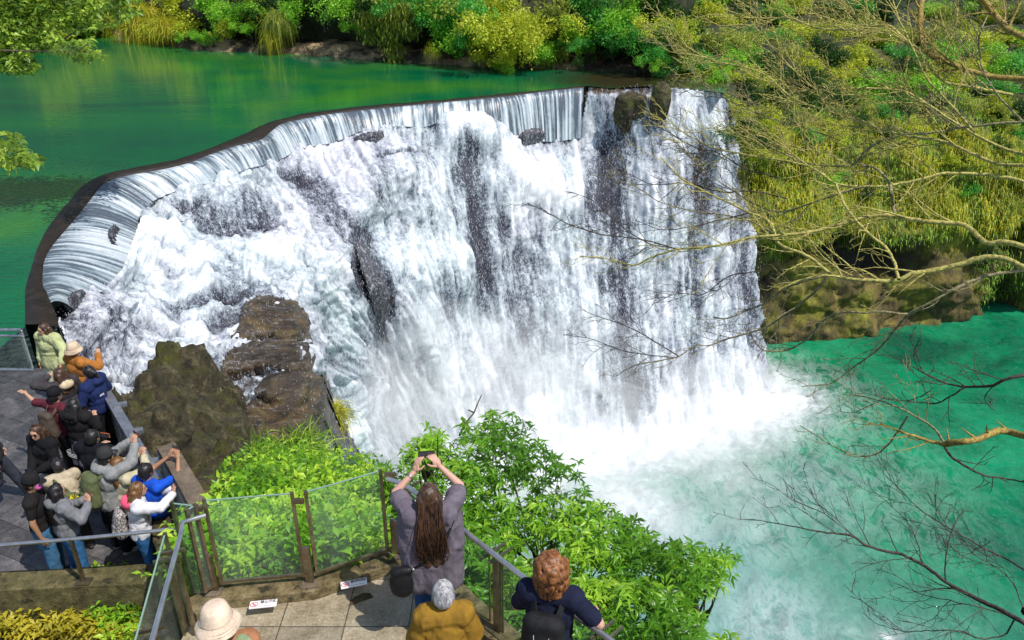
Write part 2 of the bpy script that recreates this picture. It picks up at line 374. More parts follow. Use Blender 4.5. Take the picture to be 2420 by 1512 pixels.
def patch_faces(X, Y, poly):
    h, w = X.shape; cx = (X[:-1, :-1]+X[1:, 1:])/2; cy = (Y[:-1, :-1]+Y[1:, 1:])/2
    m = inpoly(cx, cy, poly); idx = np.arange(h*w).reshape(h, w)
    f = np.stack([idx[1:, :-1][m], idx[1:, 1:][m], idx[:-1, 1:][m], idx[:-1, :-1][m]], -1)
    u, inv = np.unique(f, return_inverse=True); return u, inv.reshape(-1, 4)
def normals(W):
    gy, gx = np.gradient(W, axis=0), np.gradient(W, axis=1); n = np.cross(gy, gx); n /= np.linalg.norm(n, axis=-1)[..., None]+1e-9
    s = np.sign((n*(CAM-W)).sum(-1))[..., None]; return n*s
STEP = 2.4
X, Y = grid_patch(POLYC, STEP)
# flow directions
FL = np.array([(120,640,1,.2),(200,540,1,.6),(300,450,.5,.9),(500,400,.3,1),(700,330,.2,1),(1000,280,0,1),(420,560,.9,.3),(550,520,.6,.8),(450,640,1,0),(600,640,1,.1),
 (700,640,.8,.5),(350,720,.9,.3),(200,800,.8,.7),(260,760,.9,.8),(230,850,.6,.9),(400,850,1,.1),(560,800,1,-.12),(650,760,1,-.1),(600,940,.9,.4),(720,850,.5,.8),(780,700,.5,.9),(800,500,.5,.9),(700,430,.6,.6),
 (900,600,.45,1),(900,900,.4,1),(1000,400,.15,1),(1000,600,.3,1),(1100,800,.15,1),(1250,500,.05,1),(1500,500,0,1),(1750,600,.03,1),(1400,900,0,1),(860,1050,.5,1)])
d2 = 1/(((X[..., None]-FL[:, 0])**2+(Y[..., None]-FL[:, 1])**2)+900)**1.5
FX = (d2*FL[:, 2]).sum(-1); FY = (d2*FL[:, 3]).sum(-1); ln = np.hypot(FX, FY); FX /= ln; FY /= ln
hh, ww = X.shape
def bil(A, x, y):
    x = np.clip(x, 0, ww-1.001); y = np.clip(y, 0, hh-1.001); ix = x.astype(int); iy = y.astype(int); fx = x-ix; fy = y-iy
    return A[iy, ix]*(1-fx)*(1-fy)+A[iy, ix+1]*fx*(1-fy)+A[iy+1, ix]*(1-fx)*fy+A[iy+1, ix+1]*fx*fy
def lic(noise, L):
    JJ, II = np.meshgrid(np.arange(ww, dtype=float), np.arange(hh, dtype=float)); acc = noise.copy(); 
    for sgn in (1, -1):
        x, y = JJ.copy(), II.copy()
        for k in range(L):
            fx = bil(FX, x, y); fy = bil(FY, x, y); x = x+sgn*fx; y = y+sgn*fy; acc += bil(noise, x, y)
    acc /= 2*L+1; acc -= acc.mean(); return acc/acc.std()
big = vn(X/11, Y/11, 0, 41); L1 = lic(rng.random(X.shape)*.5+vn(X/6, Y/6, 0, 44)*.8, 12); L2 = lic(big, 22)
T0 = Tc(X, Y); W0 = PA(X, Y, T0)
warp = vn(X/25, Y/25, 3, 51)*30
billow = 1-np.abs(fbm((X+warp)/46, (Y+warp)/60, 0, 5, 61)*2-1)*1.6
def ell(px, py, rx, ry, ang, p=1.0):
    a = R(ang); dx = X-px; dy = Y-py; u = (dx*math.cos(a)+dy*math.sin(a))/rx; v = (-dx*math.sin(a)+dy*math.cos(a))/ry
    return np.exp(-(u*u+v*v)**p*1.1)
nz = fbm(X/34, Y/60, 1, 5, 77)-.5; nz2 = fbm(X/90, Y/130, 2, 4, 78)-.5
foam = .80+.55*nz+.55*nz2
DK = [(1108,390,24,90,-6,.8),(1075,400,14,60,-8,.35),(1128,500,16,40,-8,.45),(1133,600,28,110,-6,.8),(1150,650,20,40,0,.4),(1438,430,50,130,3,.68),(1460,640,44,120,0,.5),(1475,800,30,90,0,.45),(1495,930,30,80,4,.85),(1240,640,60,110,0,.42),(1225,800,50,70,0,.30),
 (875,650,40,80,-24,1.0),(860,560,30,40,-40,.5),(905,700,28,50,-12,.95),(765,480,38,80,-35,.45),(700,415,50,14,10,.55),(440,478,40,10,5,.6),(430,530,40,26,0,.36),(505,520,46,30,10,.33),(600,505,46,32,25,.42),(640,530,30,22,20,.42),(560,540,60,18,0,.3),
 (500,700,120,20,-14,.55),(560,745,90,26,-12,.5),(640,700,40,20,0,.4),(430,640,90,10,-3,.25),(1655,420,28,140,0,.55),(1640,640,24,120,0,.42),(1635,820,16,90,0,.35),(1735,750,14,150,0,.22),(1600,700,16,90,0,.22),(1560,620,20,60,0,.2),(1290,322,14,34,-4,.65),(1330,330,20,30,-6,.3),(1240,335,16,30,0,.3),
 (1350,870,26,130,0,.26),(1420,960,30,70,0,.22),(1630,900,14,90,0,.3),(1540,960,12,80,0,.25),(1180,560,16,140,-4,.2),(980,430,34,70,-6,.28),(900,430,40,60,0,.18),(930,370,60,8,-6,.45),(870,322,30,5,-6,.7),(500,850,70,30,0,.2),(600,880,70,40,-10,.25),(560,930,60,40,0,.2),
 (160,700,35,14,-10,.95),(150,730,22,22,0,.5),(1100,870,26,60,-10,.22),(1010,560,30,60,-20,.16),(1060,730,20,50,-15,.2),(860,790,24,60,-20,.2),(760,1080,34,60,-20,.5),(820,1130,40,40,0,.5),(1360,700,30,70,0,.18),(300,896,60,7,0,.45),(265,550,14,8,-60,.5)]
for e in DK: foam = foam-e[5]*1.05*ell(*e[:5], p=1.3)
for e in [(1290,430,70,45,0,.4),(1260,380,60,25,0,.3),(1230,480,40,30,0,.25),(360,570,90,40,0,.4),(330,650,70,30,0,.3),(420,690,60,12,-5,.3),(1080,900,60,60,-20,.2),(980,780,60,40,-20,.3),(1050,580,50,40,20,.25),(640,600,120,30,5,.3),(1450,1040,200,40,0,.5),(1750,960,80,40,0,.5),
  (1150,1050,160,60,0,.5),(1300,950,100,60,0,.35),(1600,960,90,40,0,.3),(240,800,90,70,50,-.38),(340,450,30,10,0,.2),(1080,280,60,14,0,.35)]: foam += e[5]*ell(*e[:5])
brown = np.clip(1.2*ell(1480,215,90,18,0)+.9*ell(1660,380,40,120,0)+ell(1440,215,60,14,0)+.8*ell(760,1080,60,80,0)+ell(660,900,110,160,0), 0, 1)
foam -= .35*np.exp(-((X-(1716+(Y-222)*.13))/16)**2)
foam -= .9*ell(1430,212,48,10,-3,2)+.5*ell(1530,215,60,10,0,2)
Fm = np.clip(foam, -.1, 1.4)
nrm = normals(W0)
sc_ = (T0/45)
face = np.clip((X-820)/250, 0, 1); disp = ((billow-.5)*(.50-.30*face)+L2*(.12+.07*face)+L1*(.03+.01*face)+nz*1.2)*np.clip(Fm+.15, .35, 1)*(.55+.45*np.clip((Y-300)/200, 0, 1))*sc_
lipd = np.clip((Y-225)/90, 0.05, 1); disp *= np.where(X > 1385, lipd, 1)
for e in [(1110,320,80,45,0,1.6),(1250,430,80,60,0,1.5),(950,400,80,50,0,1.0),(1010,520,60,80,-15,1.2),(1080,640,70,70,-15,1.3),(880,470,60,60,-20,.9),(1190,560,40,90,0,.8),(1340,450,45,120,0,1.0),(1560,450,50,160,0,1.0),(1700,500,30,200,0,.9),(1330,700,60,120,0,1.1),(1000,800,70,80,-25,1.2),(860,880,60,80,-25,1.0),(560,480,90,30,10,.7),(380,560,80,40,0,.7),(620,600,150,26,0,.5),(230,770,70,60,45,.9),(1430,245,30,40,0,.5),(1610,700,40,120,0,.8),(1200,900,70,80,0,1.0)]: disp = disp+e[5]*ell(*e[:5], p=1.5)*(.8+.5*fbm(X/40, Y/60, 4, 3, 66))
# darker rock stands a little behind the water sheets
disp -= np.clip(.75-Fm, 0, 1)*.8
W1 = W0+nrm*(disp*(.85-.42*face))[..., None]
u, f = patch_faces(X, Y, POLYC)
stk = np.clip(.5+.22*L1+.10*L2, 0, 1)
o = link('waterfall', nmesh('waterfall', W1.reshape(-1, 3)[u], f, {'foam': Fm.ravel()[u], 'streak': stk.ravel()[u], 'brown': brown.ravel()[u]}), M_fall, smooth=True)
tag(o, kind='structure')
# droplets thrown off the falls
nd = 60000; k = rng.choice(len(u), nd); iu = u[k]
P = W1.reshape(-1, 3)[iu]+nrm.reshape(-1, 3)[iu]*(rng.random(nd)**2*.9+.05)[:, None]+rng.normal(0, .12, (nd, 3))
keep = rng.random(nd) < np.clip(.35+.9*(1.1-Fm.ravel()[iu]), .2, 1); P = P[keep]; nd = len(P)
sz = (.006+.013*rng.random(nd)**3)*np.clip(T0.ravel()[iu][keep]/40, .6, 1.2)
base = np.array([[1, 0, -.6], [-.5, .87, -.6], [-.5, -.87, -.6], [0, 0, 6]])
VS = (P[:, None]+base[None]*sz[:, None, None]).reshape(-1, 3); q = np.arange(nd)[:, None]*4
Fd = np.concatenate([q+np.array([0, 1, 3]), q+np.array([1, 2, 3]), q+np.array([2, 0, 3]), q+np.array([0, 2, 1])])
m = NT('spray_drops'); m.col((.7, .71, .75)); m.set(.4)
o = link('spray', nmesh('spray', VS, Fd), m.m); tag(o, 'white droplets thrown off the falling water', 'spray', kind='stuff')

# ---- rocks standing in the falls (patches lifted off the cascade surface, closed behind)
def rock_patch(name, poly, tf, step, mat, label, amp=.3, freq=1.0, lift=.25, strata=0, skirt=3.0, edge=30, seed=0, cat='rock', blk=.55, pz=None, back=(0, .6, -1)):
    X, Y = grid_patch(poly, step); T = tf(X, Y); W = PA(X, Y, T); n = normals(W)
    # distance to outline in px gives rounded rims
    PP = np.array(poly, float); D = np.full(X.shape, 1e9)
    for i in range(len(PP)):
        a, b = PP[i-1], PP[i]; ab = b-a; tt = np.clip(((X-a[0])*ab[0]+(Y-a[1])*ab[1])/(ab@ab+1e-9), 0, 1)
        D = np.minimum(D, np.hypot(X-a[0]-ab[0]*tt, Y-a[1]-ab[1]*tt))
    rim = np.sqrt(np.clip(D/edge, 0, 1))
    h = (fbm(W[..., 0]*freq, W[..., 1]*freq, W[..., 2]*freq, 6, seed, .55)-.5)*2*amp
    q_ = fbm(W[..., 0]*freq*.6+9, W[..., 1]*freq*.6, W[..., 2]*freq*.9, 3, seed+2)*9; fl = np.floor(q_); fr_ = q_-fl; h = h+(fl+np.clip((fr_-.5)*5+.5, 0, 1)-4.5)*amp*blk
    if strata:
        z = W[..., 2]*strata+fbm(W[..., 0]*.5, W[..., 1]*.5, 0, 3, seed+4)*1.5; h = h+.22*np.abs((z % 1)-.5)*2
    W = W+n*((lift*rim+h*np.clip(rim, .2, 1)))[..., None]
    u, f = patch_faces(X, Y, poly); v = W.reshape(-1, 3)[u]
    bm = bmesh.new(); vs = [bm.verts.new(p) for p in v]
    for q in f: bm.faces.new([vs[i] for i in q])
    be = [e for e in bm.edges if len(e.link_faces) == 1]; r = bmesh.ops.extrude_edge_only(bm, edges=be)
    for g in r['geom']:
        if isinstance(g, bmesh.types.BMVert): g.co += Vector(back)*skirt
    c = v.mean(0); o = bmo(name, bm, mat, smooth=True, off=c); o.location = V(c)
    if label: tag(o, label, cat)
    return o
off = lambda d: (lambda x, y: Tc(x, y)-d)
rock_patch('rock_ledge', [(575,722),(610,700),(655,703),(695,715),(718,745),(722,785),(700,800),(640,797),(575,806),(545,800),(565,760)], off(.1), 5, M_brown, 'upper of the flat brown strata slabs beside the plunging edge', .10, 1.1, .10, 2.5, edge=7, seed=3, blk=.3)
rock_patch('rock_ledge', [(545,825),(600,812),(680,806),(728,812),(740,850),(733,885),(690,885),(640,872),(560,885),(515,890),(530,850)], off(.1), 5, M_brown, 'middle flat brown strata slab with white water on both sides', .10, 1.1, .10, 2.5, edge=7, seed=5, blk=.3)
rock_patch('rock_ledge', [(640,893),(700,885),(742,893),(750,935),(742,985),(735,1050),(765,1100),(690,1110),(600,1100),(572,1050),(585,980),(618,930)], off(.1), 5, M_brown, 'lowest and tallest brown strata slab behind the mossy boulder', .18, .9, .2, 2.2, edge=9, seed=8, blk=.4)
rock_patch('dark_rock', [(838,570),(858,574),(880,612),(902,655),(925,712),(905,728),(886,720),(870,690),(855,640),(842,600)], off(-.25), 4, M_darkrock, 'dark wet rock spur sticking out of the white water left of centre', .22, 1.6, .15, 0, edge=20, seed=9)
BT = surf([(400,835,'h',10.9),(470,832,'h',10.9),(300,925,'h',10.6),(400,930,'y',17.2),(500,940,'y',17.5),(560,910,'h',11.4),(570,1000,'y',16.8),(500,1050,'y',15),(400,1050,'y',14),(340,1000,'y',15),(400,1150,'y',12.6),(500,1150,'y',12.9),(575,1120,'y',14.2),(530,1210,'y',11.8),(420,1200,'y',11.6),(590,1180,'y',12.5)])
rock_patch('boulder', [(262,938),(300,925),(340,905),(372,862),(400,842),(450,832),(480,834),(488,870),(495,900),(520,905),(555,925),(568,960),(572,1030),(580,1090),(590,1150),(600,1230),(500,1240),(420,1230),(370,1150),(300,1050)], BT, 4, M_mossrock,
  'big mossy olive-brown boulder between the railing and the cascade', .5, .9, .3, 0, blk=.8, edge=9, seed=12, skirt=4, cat='boulder')
rock_patch('boulder', [(520,905),(540,898),(562,915),(566,945),(548,958),(528,950)], off(.9), 4, M_mossrock, 'small moss-topped stone at the right shoulder of the big boulder', .12, 1.5, .25, 0, edge=16, seed=15, cat='boulder')
CR = surf([(1480,240,'y',51.6),(1560,230,'y',51.6),(1500,300,'y',51.2),(1570,300,'y',51.2),(1650,250,'y',52),(1400,240,'y',52)])
rock_patch('boulder', [(1455,232),(1470,218),(1495,216),(1528,226),(1524,246),(1500,252),(1490,272),(1482,278),(1474,262),(1460,248)], CR, 2.5, M_mossrock, 'round olive boulder parting the water at the top of the fall', .12, 1.5, .6, 0, edge=16, seed=21, cat='boulder')
rock_patch('boulder', [(1541,210),(1552,194),(1572,192),(1582,205),(1583,232),(1576,252),(1566,266),(1554,254),(1542,236)], CR, 2.5, M_mossrock, 'tall pointed olive boulder right of the round one at the fall top', .12, 1.5, .6, 0, edge=14, seed=22, cat='boulder')
rock_patch('rock_ledge', [(752,1010),(775,990),(800,1000),(822,1040),(850,1080),(868,1120),(850,1150),(780,1140),(748,1090)], off(.0), 4, M_darkrock, 'dark streaming rock at the plunging edge right of the brown slabs', .2, 1.4, .3, 0, edge=10, seed=27, blk=.4)
for (pl, lab, sd) in (([(1225,318),(1245,305),(1275,303),(1290,318),(1262,330),(1236,332)], 'dark stone half covered by the curtain below the weir', 31), ([(835,326),(870,314),(905,310),(890,324),(850,332)], 'low dark stone at the foot of the weir curtain', 32),
   ([(255,548),(266,536),(275,540),(268,556),(262,572),(256,560)], 'small black snag poking through the left end of the curtain', 33), ([(152,706),(180,690),(200,694),(190,712),(165,722),(148,720)], 'dark flat stone at the near end of the weir', 34)):
    rock_patch('dark_rock', pl, off(.35), 3, M_darkrock, lab, .1, 2, .25, 0, edge=12, seed=sd, skirt=1.5)

# ---- upper pool
poolpts = [tuple(p[:2]) for p in upW[::-1]]+[(-12.5, 16.8), (-14.5, 12), (-60, 8), (-110, 60), (-80, 140), (10, 100), (15.5, 72), (15.5, 57)]
lip = PZ(np.array([1712, 1640, 1560, 1500, 1440, 1392]), np.array([219, 210, 202, 204, 208, 203]), ZP+.02)
poolpts += [tuple(p[:2]) for p in lip]
gx = np.arange(-60, 42, .8); gy = np.arange(8, 95, .8); GX, GY = np.meshgrid(gx, gy)
mm = inpoly((GX[:-1, :-1]+.4), (GY[:-1, :-1]+.4), poolpts)
bm = bmesh.new(); vs = [bm.verts.new((p[0], p[1], ZP)) for p in poolpts]; bm.faces.new(vs); bmesh.ops.triangulate(bm, faces=bm.faces)
for ax, lo, hi, stp in ((0, -60, 42, 3.0), (1, 8, 95, 3.0)):
    c = lo
    while c < hi:
        co = [0, 0, 0]; co[ax] = c; no = [0, 0, 0]; no[ax] = 1
        bmesh.ops.bisect_plane(bm, geom=bm.verts[:]+bm.edges[:]+bm.faces[:], plane_co=co, plane_no=no); c += stp
bmesh.ops.recalc_face_normals(bm, faces=bm.faces)
if sum(f.normal.z for f in bm.faces) < 0: bmesh.ops.reverse_faces(bm, faces=bm.faces)
me = bpy.data.meshes.new('pool'); bm.to_mesh(me); bm.free()
co = np.empty(len(me.vertices)*3); me.vertices.foreach_get('co', co); co = co.reshape(-1, 3)
rr = np.clip(1.25-(np.hypot(co[:, 0]+19, (co[:, 1]-19)))/14, .05, 1)
sh = np.clip(1-np.hypot((co[:, 0]-11)/10, (co[:, 1]-57)/6), 0, 1)
for n_, a_ in (('ripple', rr*1.5), ('shallow', np.clip(sh*2.2, 0, .9))):
    at = me.attributes.new(n_, 'FLOAT', 'POINT'); at.data.foreach_set('value', a_.astype(np.float32))
tag(link('upper_pool', me, M_pool), kind='structure')

# ---- lower pool with foam
Xl, Yl = np.meshgrid(np.arange(540, 2760, 4.0), np.arange(690, 1800, 4.0))
Tl = (CAM[2]-ZL)/(-rays(Xl, Yl)[..., 2]); Wl = PA(Xl, Yl, Tl)
base = np.array([(300,1500),(700,1300),(960,1180),(1100,1110),(1300,1080),(1450,1050),(1600,1015),(1740,975),(1815,935)], float); bw = PZ(base[:, 0], base[:, 1], ZL)
D = np.full(Xl.shape, 1e9)
for i in range(len(bw)-1):
    a, b = bw[i, :2], bw[i+1, :2]; ab = b-a; tt = np.clip(((Wl[..., 0]-a[0])*ab[0]+(Wl[..., 1]-a[1])*ab[1])/(ab@ab), 0, 1)
    D = np.minimum(D, np.hypot(Wl[..., 0]-a[0]-ab[0]*tt, Wl[..., 1]-a[1]-ab[1]*tt))
def el2(px, py, rx, ry, a=0):
    a = R(a); dx = Xl-px; dy = Yl-py; uu = (dx*math.cos(a)+dy*math.sin(a))/rx; v_ = (-dx*math.sin(a)+dy*math.cos(a))/ry; return np.exp(-(uu*uu+v_*v_))
fo = np.clip(1.25-D/7.5, 0, 1.3)
fo = np.maximum(fo, .95*el2(1480,1190,230,120,25)); fo = np.maximum(fo, .72*el2(1720,1110,160,90,30)); fo = np.maximum(fo, .62*el2(1830,990,90,60,30)); fo = np.maximum(fo, .62*el2(1820,1480,130,110,30)); fo = np.maximum(fo, .5*el2(1780,1240,130,90,25))
fo = np.maximum(fo, .42*el2(1900,1130,220,130,25)); fo = np.maximum(fo, .3*el2(2050,1150,260,130,25)); fo = np.maximum(fo, .95*el2(2100,1500,40,16)); fo = np.maximum(fo, .3*el2(1990,1500,260,40,0))
mk = np.clip(.85*el2(1600,1330,400,220,10)+.6*el2(1850,1510,280,130,0)+.15*el2(2250,1480,330,80,0)+.25*el2(1900,1150,200,110,20), 0, 1)
mk = np.clip(mk*(.75+.6*fbm(Wl[..., 0]*.12, Wl[..., 1]*.12, 0, 4, 5)), 0, 1)
zz = (fbm(Wl[..., 0]*.7, Wl[..., 1]*.7, 0, 4, 90)-.5)*(.25+1.1*np.clip(fo, 0, 1)); Wl = Wl+np.stack([0*zz, 0*zz, zz], -1)
idx = np.arange(Xl.size).reshape(Xl.shape); f = np.stack([idx[1:, :-1], idx[1:, 1:], idx[:-1, 1:], idx[:-1, :-1]], -1).reshape(-1, 4)
tag(link('lower_pool', nmesh('lower_pool', Wl.reshape(-1, 3), f, {'foam': fo.ravel(), 'milk': mk.ravel()}), M_low, smooth=True), kind='structure')
bm = bmesh.new(); prism(bm, [(-120, -60), (300, -60), (300, 160), (-120, 160)], ZL-3, ZL-.9)
tag(bmo('lower_pool', bm, M_low), kind='structure')

# ---- mist over the plunge: soft closed volumes of thin white air
m = bpy.data.materials.new('mist_air'); m.use_nodes = True; t = m.node_tree; t.nodes.clear()
mo = t.nodes.new('ShaderNodeOutputMaterial'); pv = t.nodes.new('ShaderNodeVolumePrincipled'); t.links.new(pv.outputs[0], mo.inputs[1])
pv.inputs['Density'].default_value = .095; pv.inputs['Color'].default_value = (1, 1, 1, 1); pv.inputs['Anisotropy'].default_value = -.1
bm = bmesh.new()
for (px, py, Y, rx, ry, rz) in [(1150,1020,36.5,7,3.2,6),(1350,1060,38,8,3.5,4.5),(1560,1000,42,7,3.2,5),(1740,960,46,4.5,3,4.2),(1300,1200,35,9,5,2.6),(1560,1160,38,8,5,2.2),(1050,900,37.5,5,2.2,5),(880,1040,33,4,2.5,5),(1300,880,42.5,7,1.6,5),(1450,1090,38,7,3.5,3.2),(1700,1020,43,5,3,2.8),(1180,1110,35,6,3.5,3)]:
    c = PY(px, py, Y); r = bmesh.ops.create_icosphere(bm, subdivisions=4, radius=1, matrix=Matrix.Translation(V(c)) @ Matrix.Diagonal((rx, ry, rz, 1)))
me = bpy.data.meshes.new('mist'); bm.to_mesh(me); bm.free(); o = link('mist', me, m, smooth=True); tag(o, 'white spray mist hanging over the foot of the waterfall', 'mist', kind='stuff')
# ================================================================ LAND: banks, cliff, slopes
M_bank = rock_mat('dark_bank_earth', [(.35, (.012, .014, .006)), (.55, (.03, .035, .012)), (.72, (.06, .065, .022))], .7, .8, 2, .9)  # dark soil mottled with green
M_ledge = rock_mat('tan_bank_rock', [(.42, (.014, .010, .006)), (.50, (.06, .042, .022)), (.58, (.40, .28, .15))], .30, .8, 2, .6)
def cliff_mat():
    m = NT('mossy_cliff_rock'); v = m.coord((1, 1, .35), 'World'); n = m.noise(v, .8, 9, .7); big = m.noise(m.coord((1, 1, 1), 'World'), .28, 4, .6)
    low = m.attr('low'); rock = m.ramp(n, [(.34, (.012, .009, .004)), (.48, (.06, .044, .012)), (.62, (.18, .13, .03)), (.74, (.30, .24, .05))])
    moss = m.ramp(m.noise(v, 2.2, 7, .75), [(.32, (.03, .035, .004)), (.5, (.17, .17, .012)), (.68, (.36, .33, .02))])
    k = m.math('ADD', m.math('MULTIPLY', m.math('SUBTRACT', big, .5), 5.0), m.math('SUBTRACT', 1.15, low), clamp=True)
    mm_ = m.mix(m.attr('hill'), moss, m.ramp(n, [(.35, (.008, .012, .003)), (.65, (.035, .05, .010))])); m.col(m.mix(m.attr('cave'), m.mix(k, rock, mm_), (.016, .014, .008))); m.set(.75); m.bump(n, 1, .4); return m.m  # cave hollows also painted near-black, their shade put into the rock colour
M_cliff = cliff_mat()
# far bank and hill behind: profile swept along the waterline
BW = [(-700,120),(-300,92),(60,86),(200,84),(300,86),(420,110),(480,120),(560,122),(640,124),(720,128),(800,134),(880,141),(960,147),(1040,151),(1120,158),(1200,162),(1300,160),(1400,165),(1480,168),(1540,172),(1600,176)]
bw_ = np.array(BW, float); bank = resample(PZ(bw_[:, 0], bw_[:, 1], ZP), 500)
prof = np.array([(-.6, -1.5), (-.25, -.1), (-.1, .25), (.25, .55), (.9, .75), (1.5, .8), (2.6, .95), (2.2, 1.9), (1.4, 2.6), (1.3, 3.3), (3, 4.5), (6, 7.5), (12, 13), (22, 22), (40, 36), (70, 55)])
tg = np.gradient(bank, axis=0); nrm2 = np.stack([-tg[:, 1], tg[:, 0], 0*tg[:, 0]], -1); nrm2 /= np.linalg.norm(nrm2, axis=1)[:, None]
nrm2 *= np.where(nrm2[:, 1:2] < 0, -1, 1)
for _ in range(40): nrm2[1:-1] = (nrm2[:-2]+nrm2[2:])/2
al = np.arange(len(bank))*.35
rowsP = []
for k, (o_, z_) in enumerate(prof):
    w_ = (fbm(al*.5, k*1.3, 0, 4, 3)-.5)*(1.6 if k < 9 else 3); o2 = o_+w_*(.7 if k < 3 else 1); zz = z_+(fbm(al*.4, k*.9, 5, 4, 8)-.5)*(.5 if k < 7 else 1.5)
    p = bank+nrm2*o2[:, None]; p[:, 2] = ZP+(zz if k > 1 else z_); rowsP.append(p)
BV = np.concatenate(rowsP); nb = len(bank); i = np.arange(nb-1)[None]; j = np.arange(len(prof)-1)[:, None]*nb
BF = np.stack([j+i, j+i+1, j+nb+i+1, j+nb+i], -1)
tag(link('rock_bank', nmesh('rock_bank', BV[:nb*7], BF[:6].reshape(-1, 4)), M_ledge, smooth=True), kind='structure')
ft = BF[6:].reshape(-1, 4)-6*nb
tag(link('hillside', nmesh('hillside', BV[6*nb:], ft), M_bank, smooth=True), kind='structure')
# cliff on the right of the fall
CC = [(1800,815,'h',30),(1950,800,'h',30),(2100,790,'h',30),(2250,765,'h',30),(2350,748,'h',30),(2600,742,'h',30),(2900,738,'h',30),(1800,700,'y',57.3),(2000,700,'y',58.6),(2300,680,'y',61.5),(2600,680,'y',62),(1800,500,'y',56.5),(2000,500,'y',59.5),(2300,500,'y',62.5),(2600,500,'y',63),
 (1750,350,'y',56),(2000,330,'y',61),(2300,330,'y',64),(2600,330,'y',65),(1700,215,'y',55.5),(1800,200,'y',60),(2000,170,'y',69),(2400,170,'y',72),(2900,170,'y',73),(1700,120,'y',66),(1700,20,'y',80),(2000,20,'y',84),(2400,20,'y',88),(2900,20,'y',88),(2000,-60,'y',99),(1600,-60,'y',96),(2500,-60,'y',99),(2900,500,'y',63),(2900,330,'y',66),(1600,180,'y',58),(1700,480,'y',56),(1700,700,'y',57),(1700,900,'y',56)]
Tcl = surf(CC)
POLYL = [(1690,205),(1720,170),(1640,120),(1600,40),(1580,-70),(2960,-70),(2960,752),(2600,752),(2350,757),(2250,775),(2100,803),(1950,812),(1800,828),(1740,860),(1700,800),(1700,300)]
X, Y = grid_patch(POLYL, 5); T = Tcl(X, Y); W = PA(X, Y, T); n = normals(W)
rq = fbm(W[..., 0]*.3, W[..., 1]*.3, W[..., 2]*.5, 3, 37)*8; rf = np.floor(rq); hcl = (fbm(W[..., 0]*.22, W[..., 1]*.22, W[..., 2]*.3, 6, 31, .6)-.5)*4.5+(rf+np.clip((rq-rf-.5)*6+.5, 0, 1)-4)*.2
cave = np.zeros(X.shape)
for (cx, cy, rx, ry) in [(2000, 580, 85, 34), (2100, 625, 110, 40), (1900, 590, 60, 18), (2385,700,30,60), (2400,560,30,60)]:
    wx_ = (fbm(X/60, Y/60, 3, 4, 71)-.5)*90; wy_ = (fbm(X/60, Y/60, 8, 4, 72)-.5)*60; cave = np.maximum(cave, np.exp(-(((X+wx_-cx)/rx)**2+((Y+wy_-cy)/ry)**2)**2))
edge_ = np.clip((830-Y)/40, 0, 1)*np.clip((Y-150)/60, .3, 1)
over = np.exp(-((Y-520-(X-1800)*.02)/50)**2)*1.4
W = W+n*((hcl*edge_-2.2*cave+over)[..., None])
u, f = patch_faces(X, Y, POLYL)
low = np.clip((Y-520)/90, 0, 1)
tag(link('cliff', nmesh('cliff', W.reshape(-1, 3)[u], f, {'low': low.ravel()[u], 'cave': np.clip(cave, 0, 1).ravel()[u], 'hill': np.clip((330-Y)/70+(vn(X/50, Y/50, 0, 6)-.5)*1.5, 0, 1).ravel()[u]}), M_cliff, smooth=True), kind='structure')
CLX, CLY, CLW, CLN = X, Y, W, n
# land beyond the sightlines so that reflections and side views see hills
bm = bmesh.new(); prism(bm, [(-30, 118), (70, 108), (150, 70), (180, 140), (60, 190), (-90, 190)], ZL, 34)
# slope between the upper terrace and the falls
SL = [(380,1120,'y',10.8),(500,1120,'y',11),(650,1120,'y',11.4),(800,1150,'y',11.6),(960,1180,'y',11),(450,1250,'y',8.2),(650,1250,'y',8.3),(850,1250,'y',8.7),(960,1280,'y',8.8),(430,1380,'h',6.2),(600,1390,'h',6.0),(750,1370,'h',6.0),(900,1340,'h',6.0),
 (420,1500,'h',7),(650,1500,'h',6.2),(900,1500,'h',6.2),(600,1060,'y',14),(760,1080,'y',15),(500,1070,'y',12.5),(1100,1350,'y',8.5),(1300,1500,'y',7.2),(1100,1250,'y',10.5),(1000,1120,'y',13)]
Ts = surf(SL)
M_soil = rock_mat('brown_soil', [(.35, (.04, .03, .010)), (.5, (.12, .085, .03)), (.68, (.24, .18, .07))], 2.5, .8, 8, .95, moss=(.10, .12, .01), mossn=.56)
PS = [(380,1125),(430,1135),(500,1145),(600,1120),(700,1110),(790,1130),(880,1160),(960,1200),(1040,1300),(1180,1400),(1250,1512),(1250,1600),(400,1600),(380,1400),(360,1250)]
o = rock_patch('slope', PS, Ts, 8, M_soil, None, .25, 1.2, .0, 0, edge=30, seed=44, skirt=7, back=(0, .25, -1)); tag(o, kind='structure')

# ---- leaves
def leaf_arrays(P, Dn, Nn, L, Wd, rnd, fold=.25, bend=.12):
    """P base, Dn direction, Nn rough normal -> six-vertex folded leaves"""
    Dn = Dn/(np.linalg.norm(Dn, axis=1)[:, None]+1e-9); S = np.cross(Dn, Nn); S /= np.linalg.norm(S, axis=1)[:, None]+1e-9; U = np.cross(S, Dn)
    L = np.asarray(L)[:, None]; Wd = np.asarray(Wd)[:, None]
    b = P; m = P+Dn*L*.45+U*L*bend*.6; t = P+Dn*L-U*L*bend
    l = m-S*Wd*.5+U*Wd*fold; r = m+S*Wd*.5+U*Wd*fold
    v = np.stack([b, l, m, r, t], 1).reshape(-1, 3); q = np.arange(len(P))[:, None]*5
    f = np.concatenate([q+np.array([0, 2, 1]), q+np.array([0, 3, 2]), q+np.array([1, 2, 4]), q+np.array([2, 3, 4])])
    return v, f, np.repeat(rnd, 5)
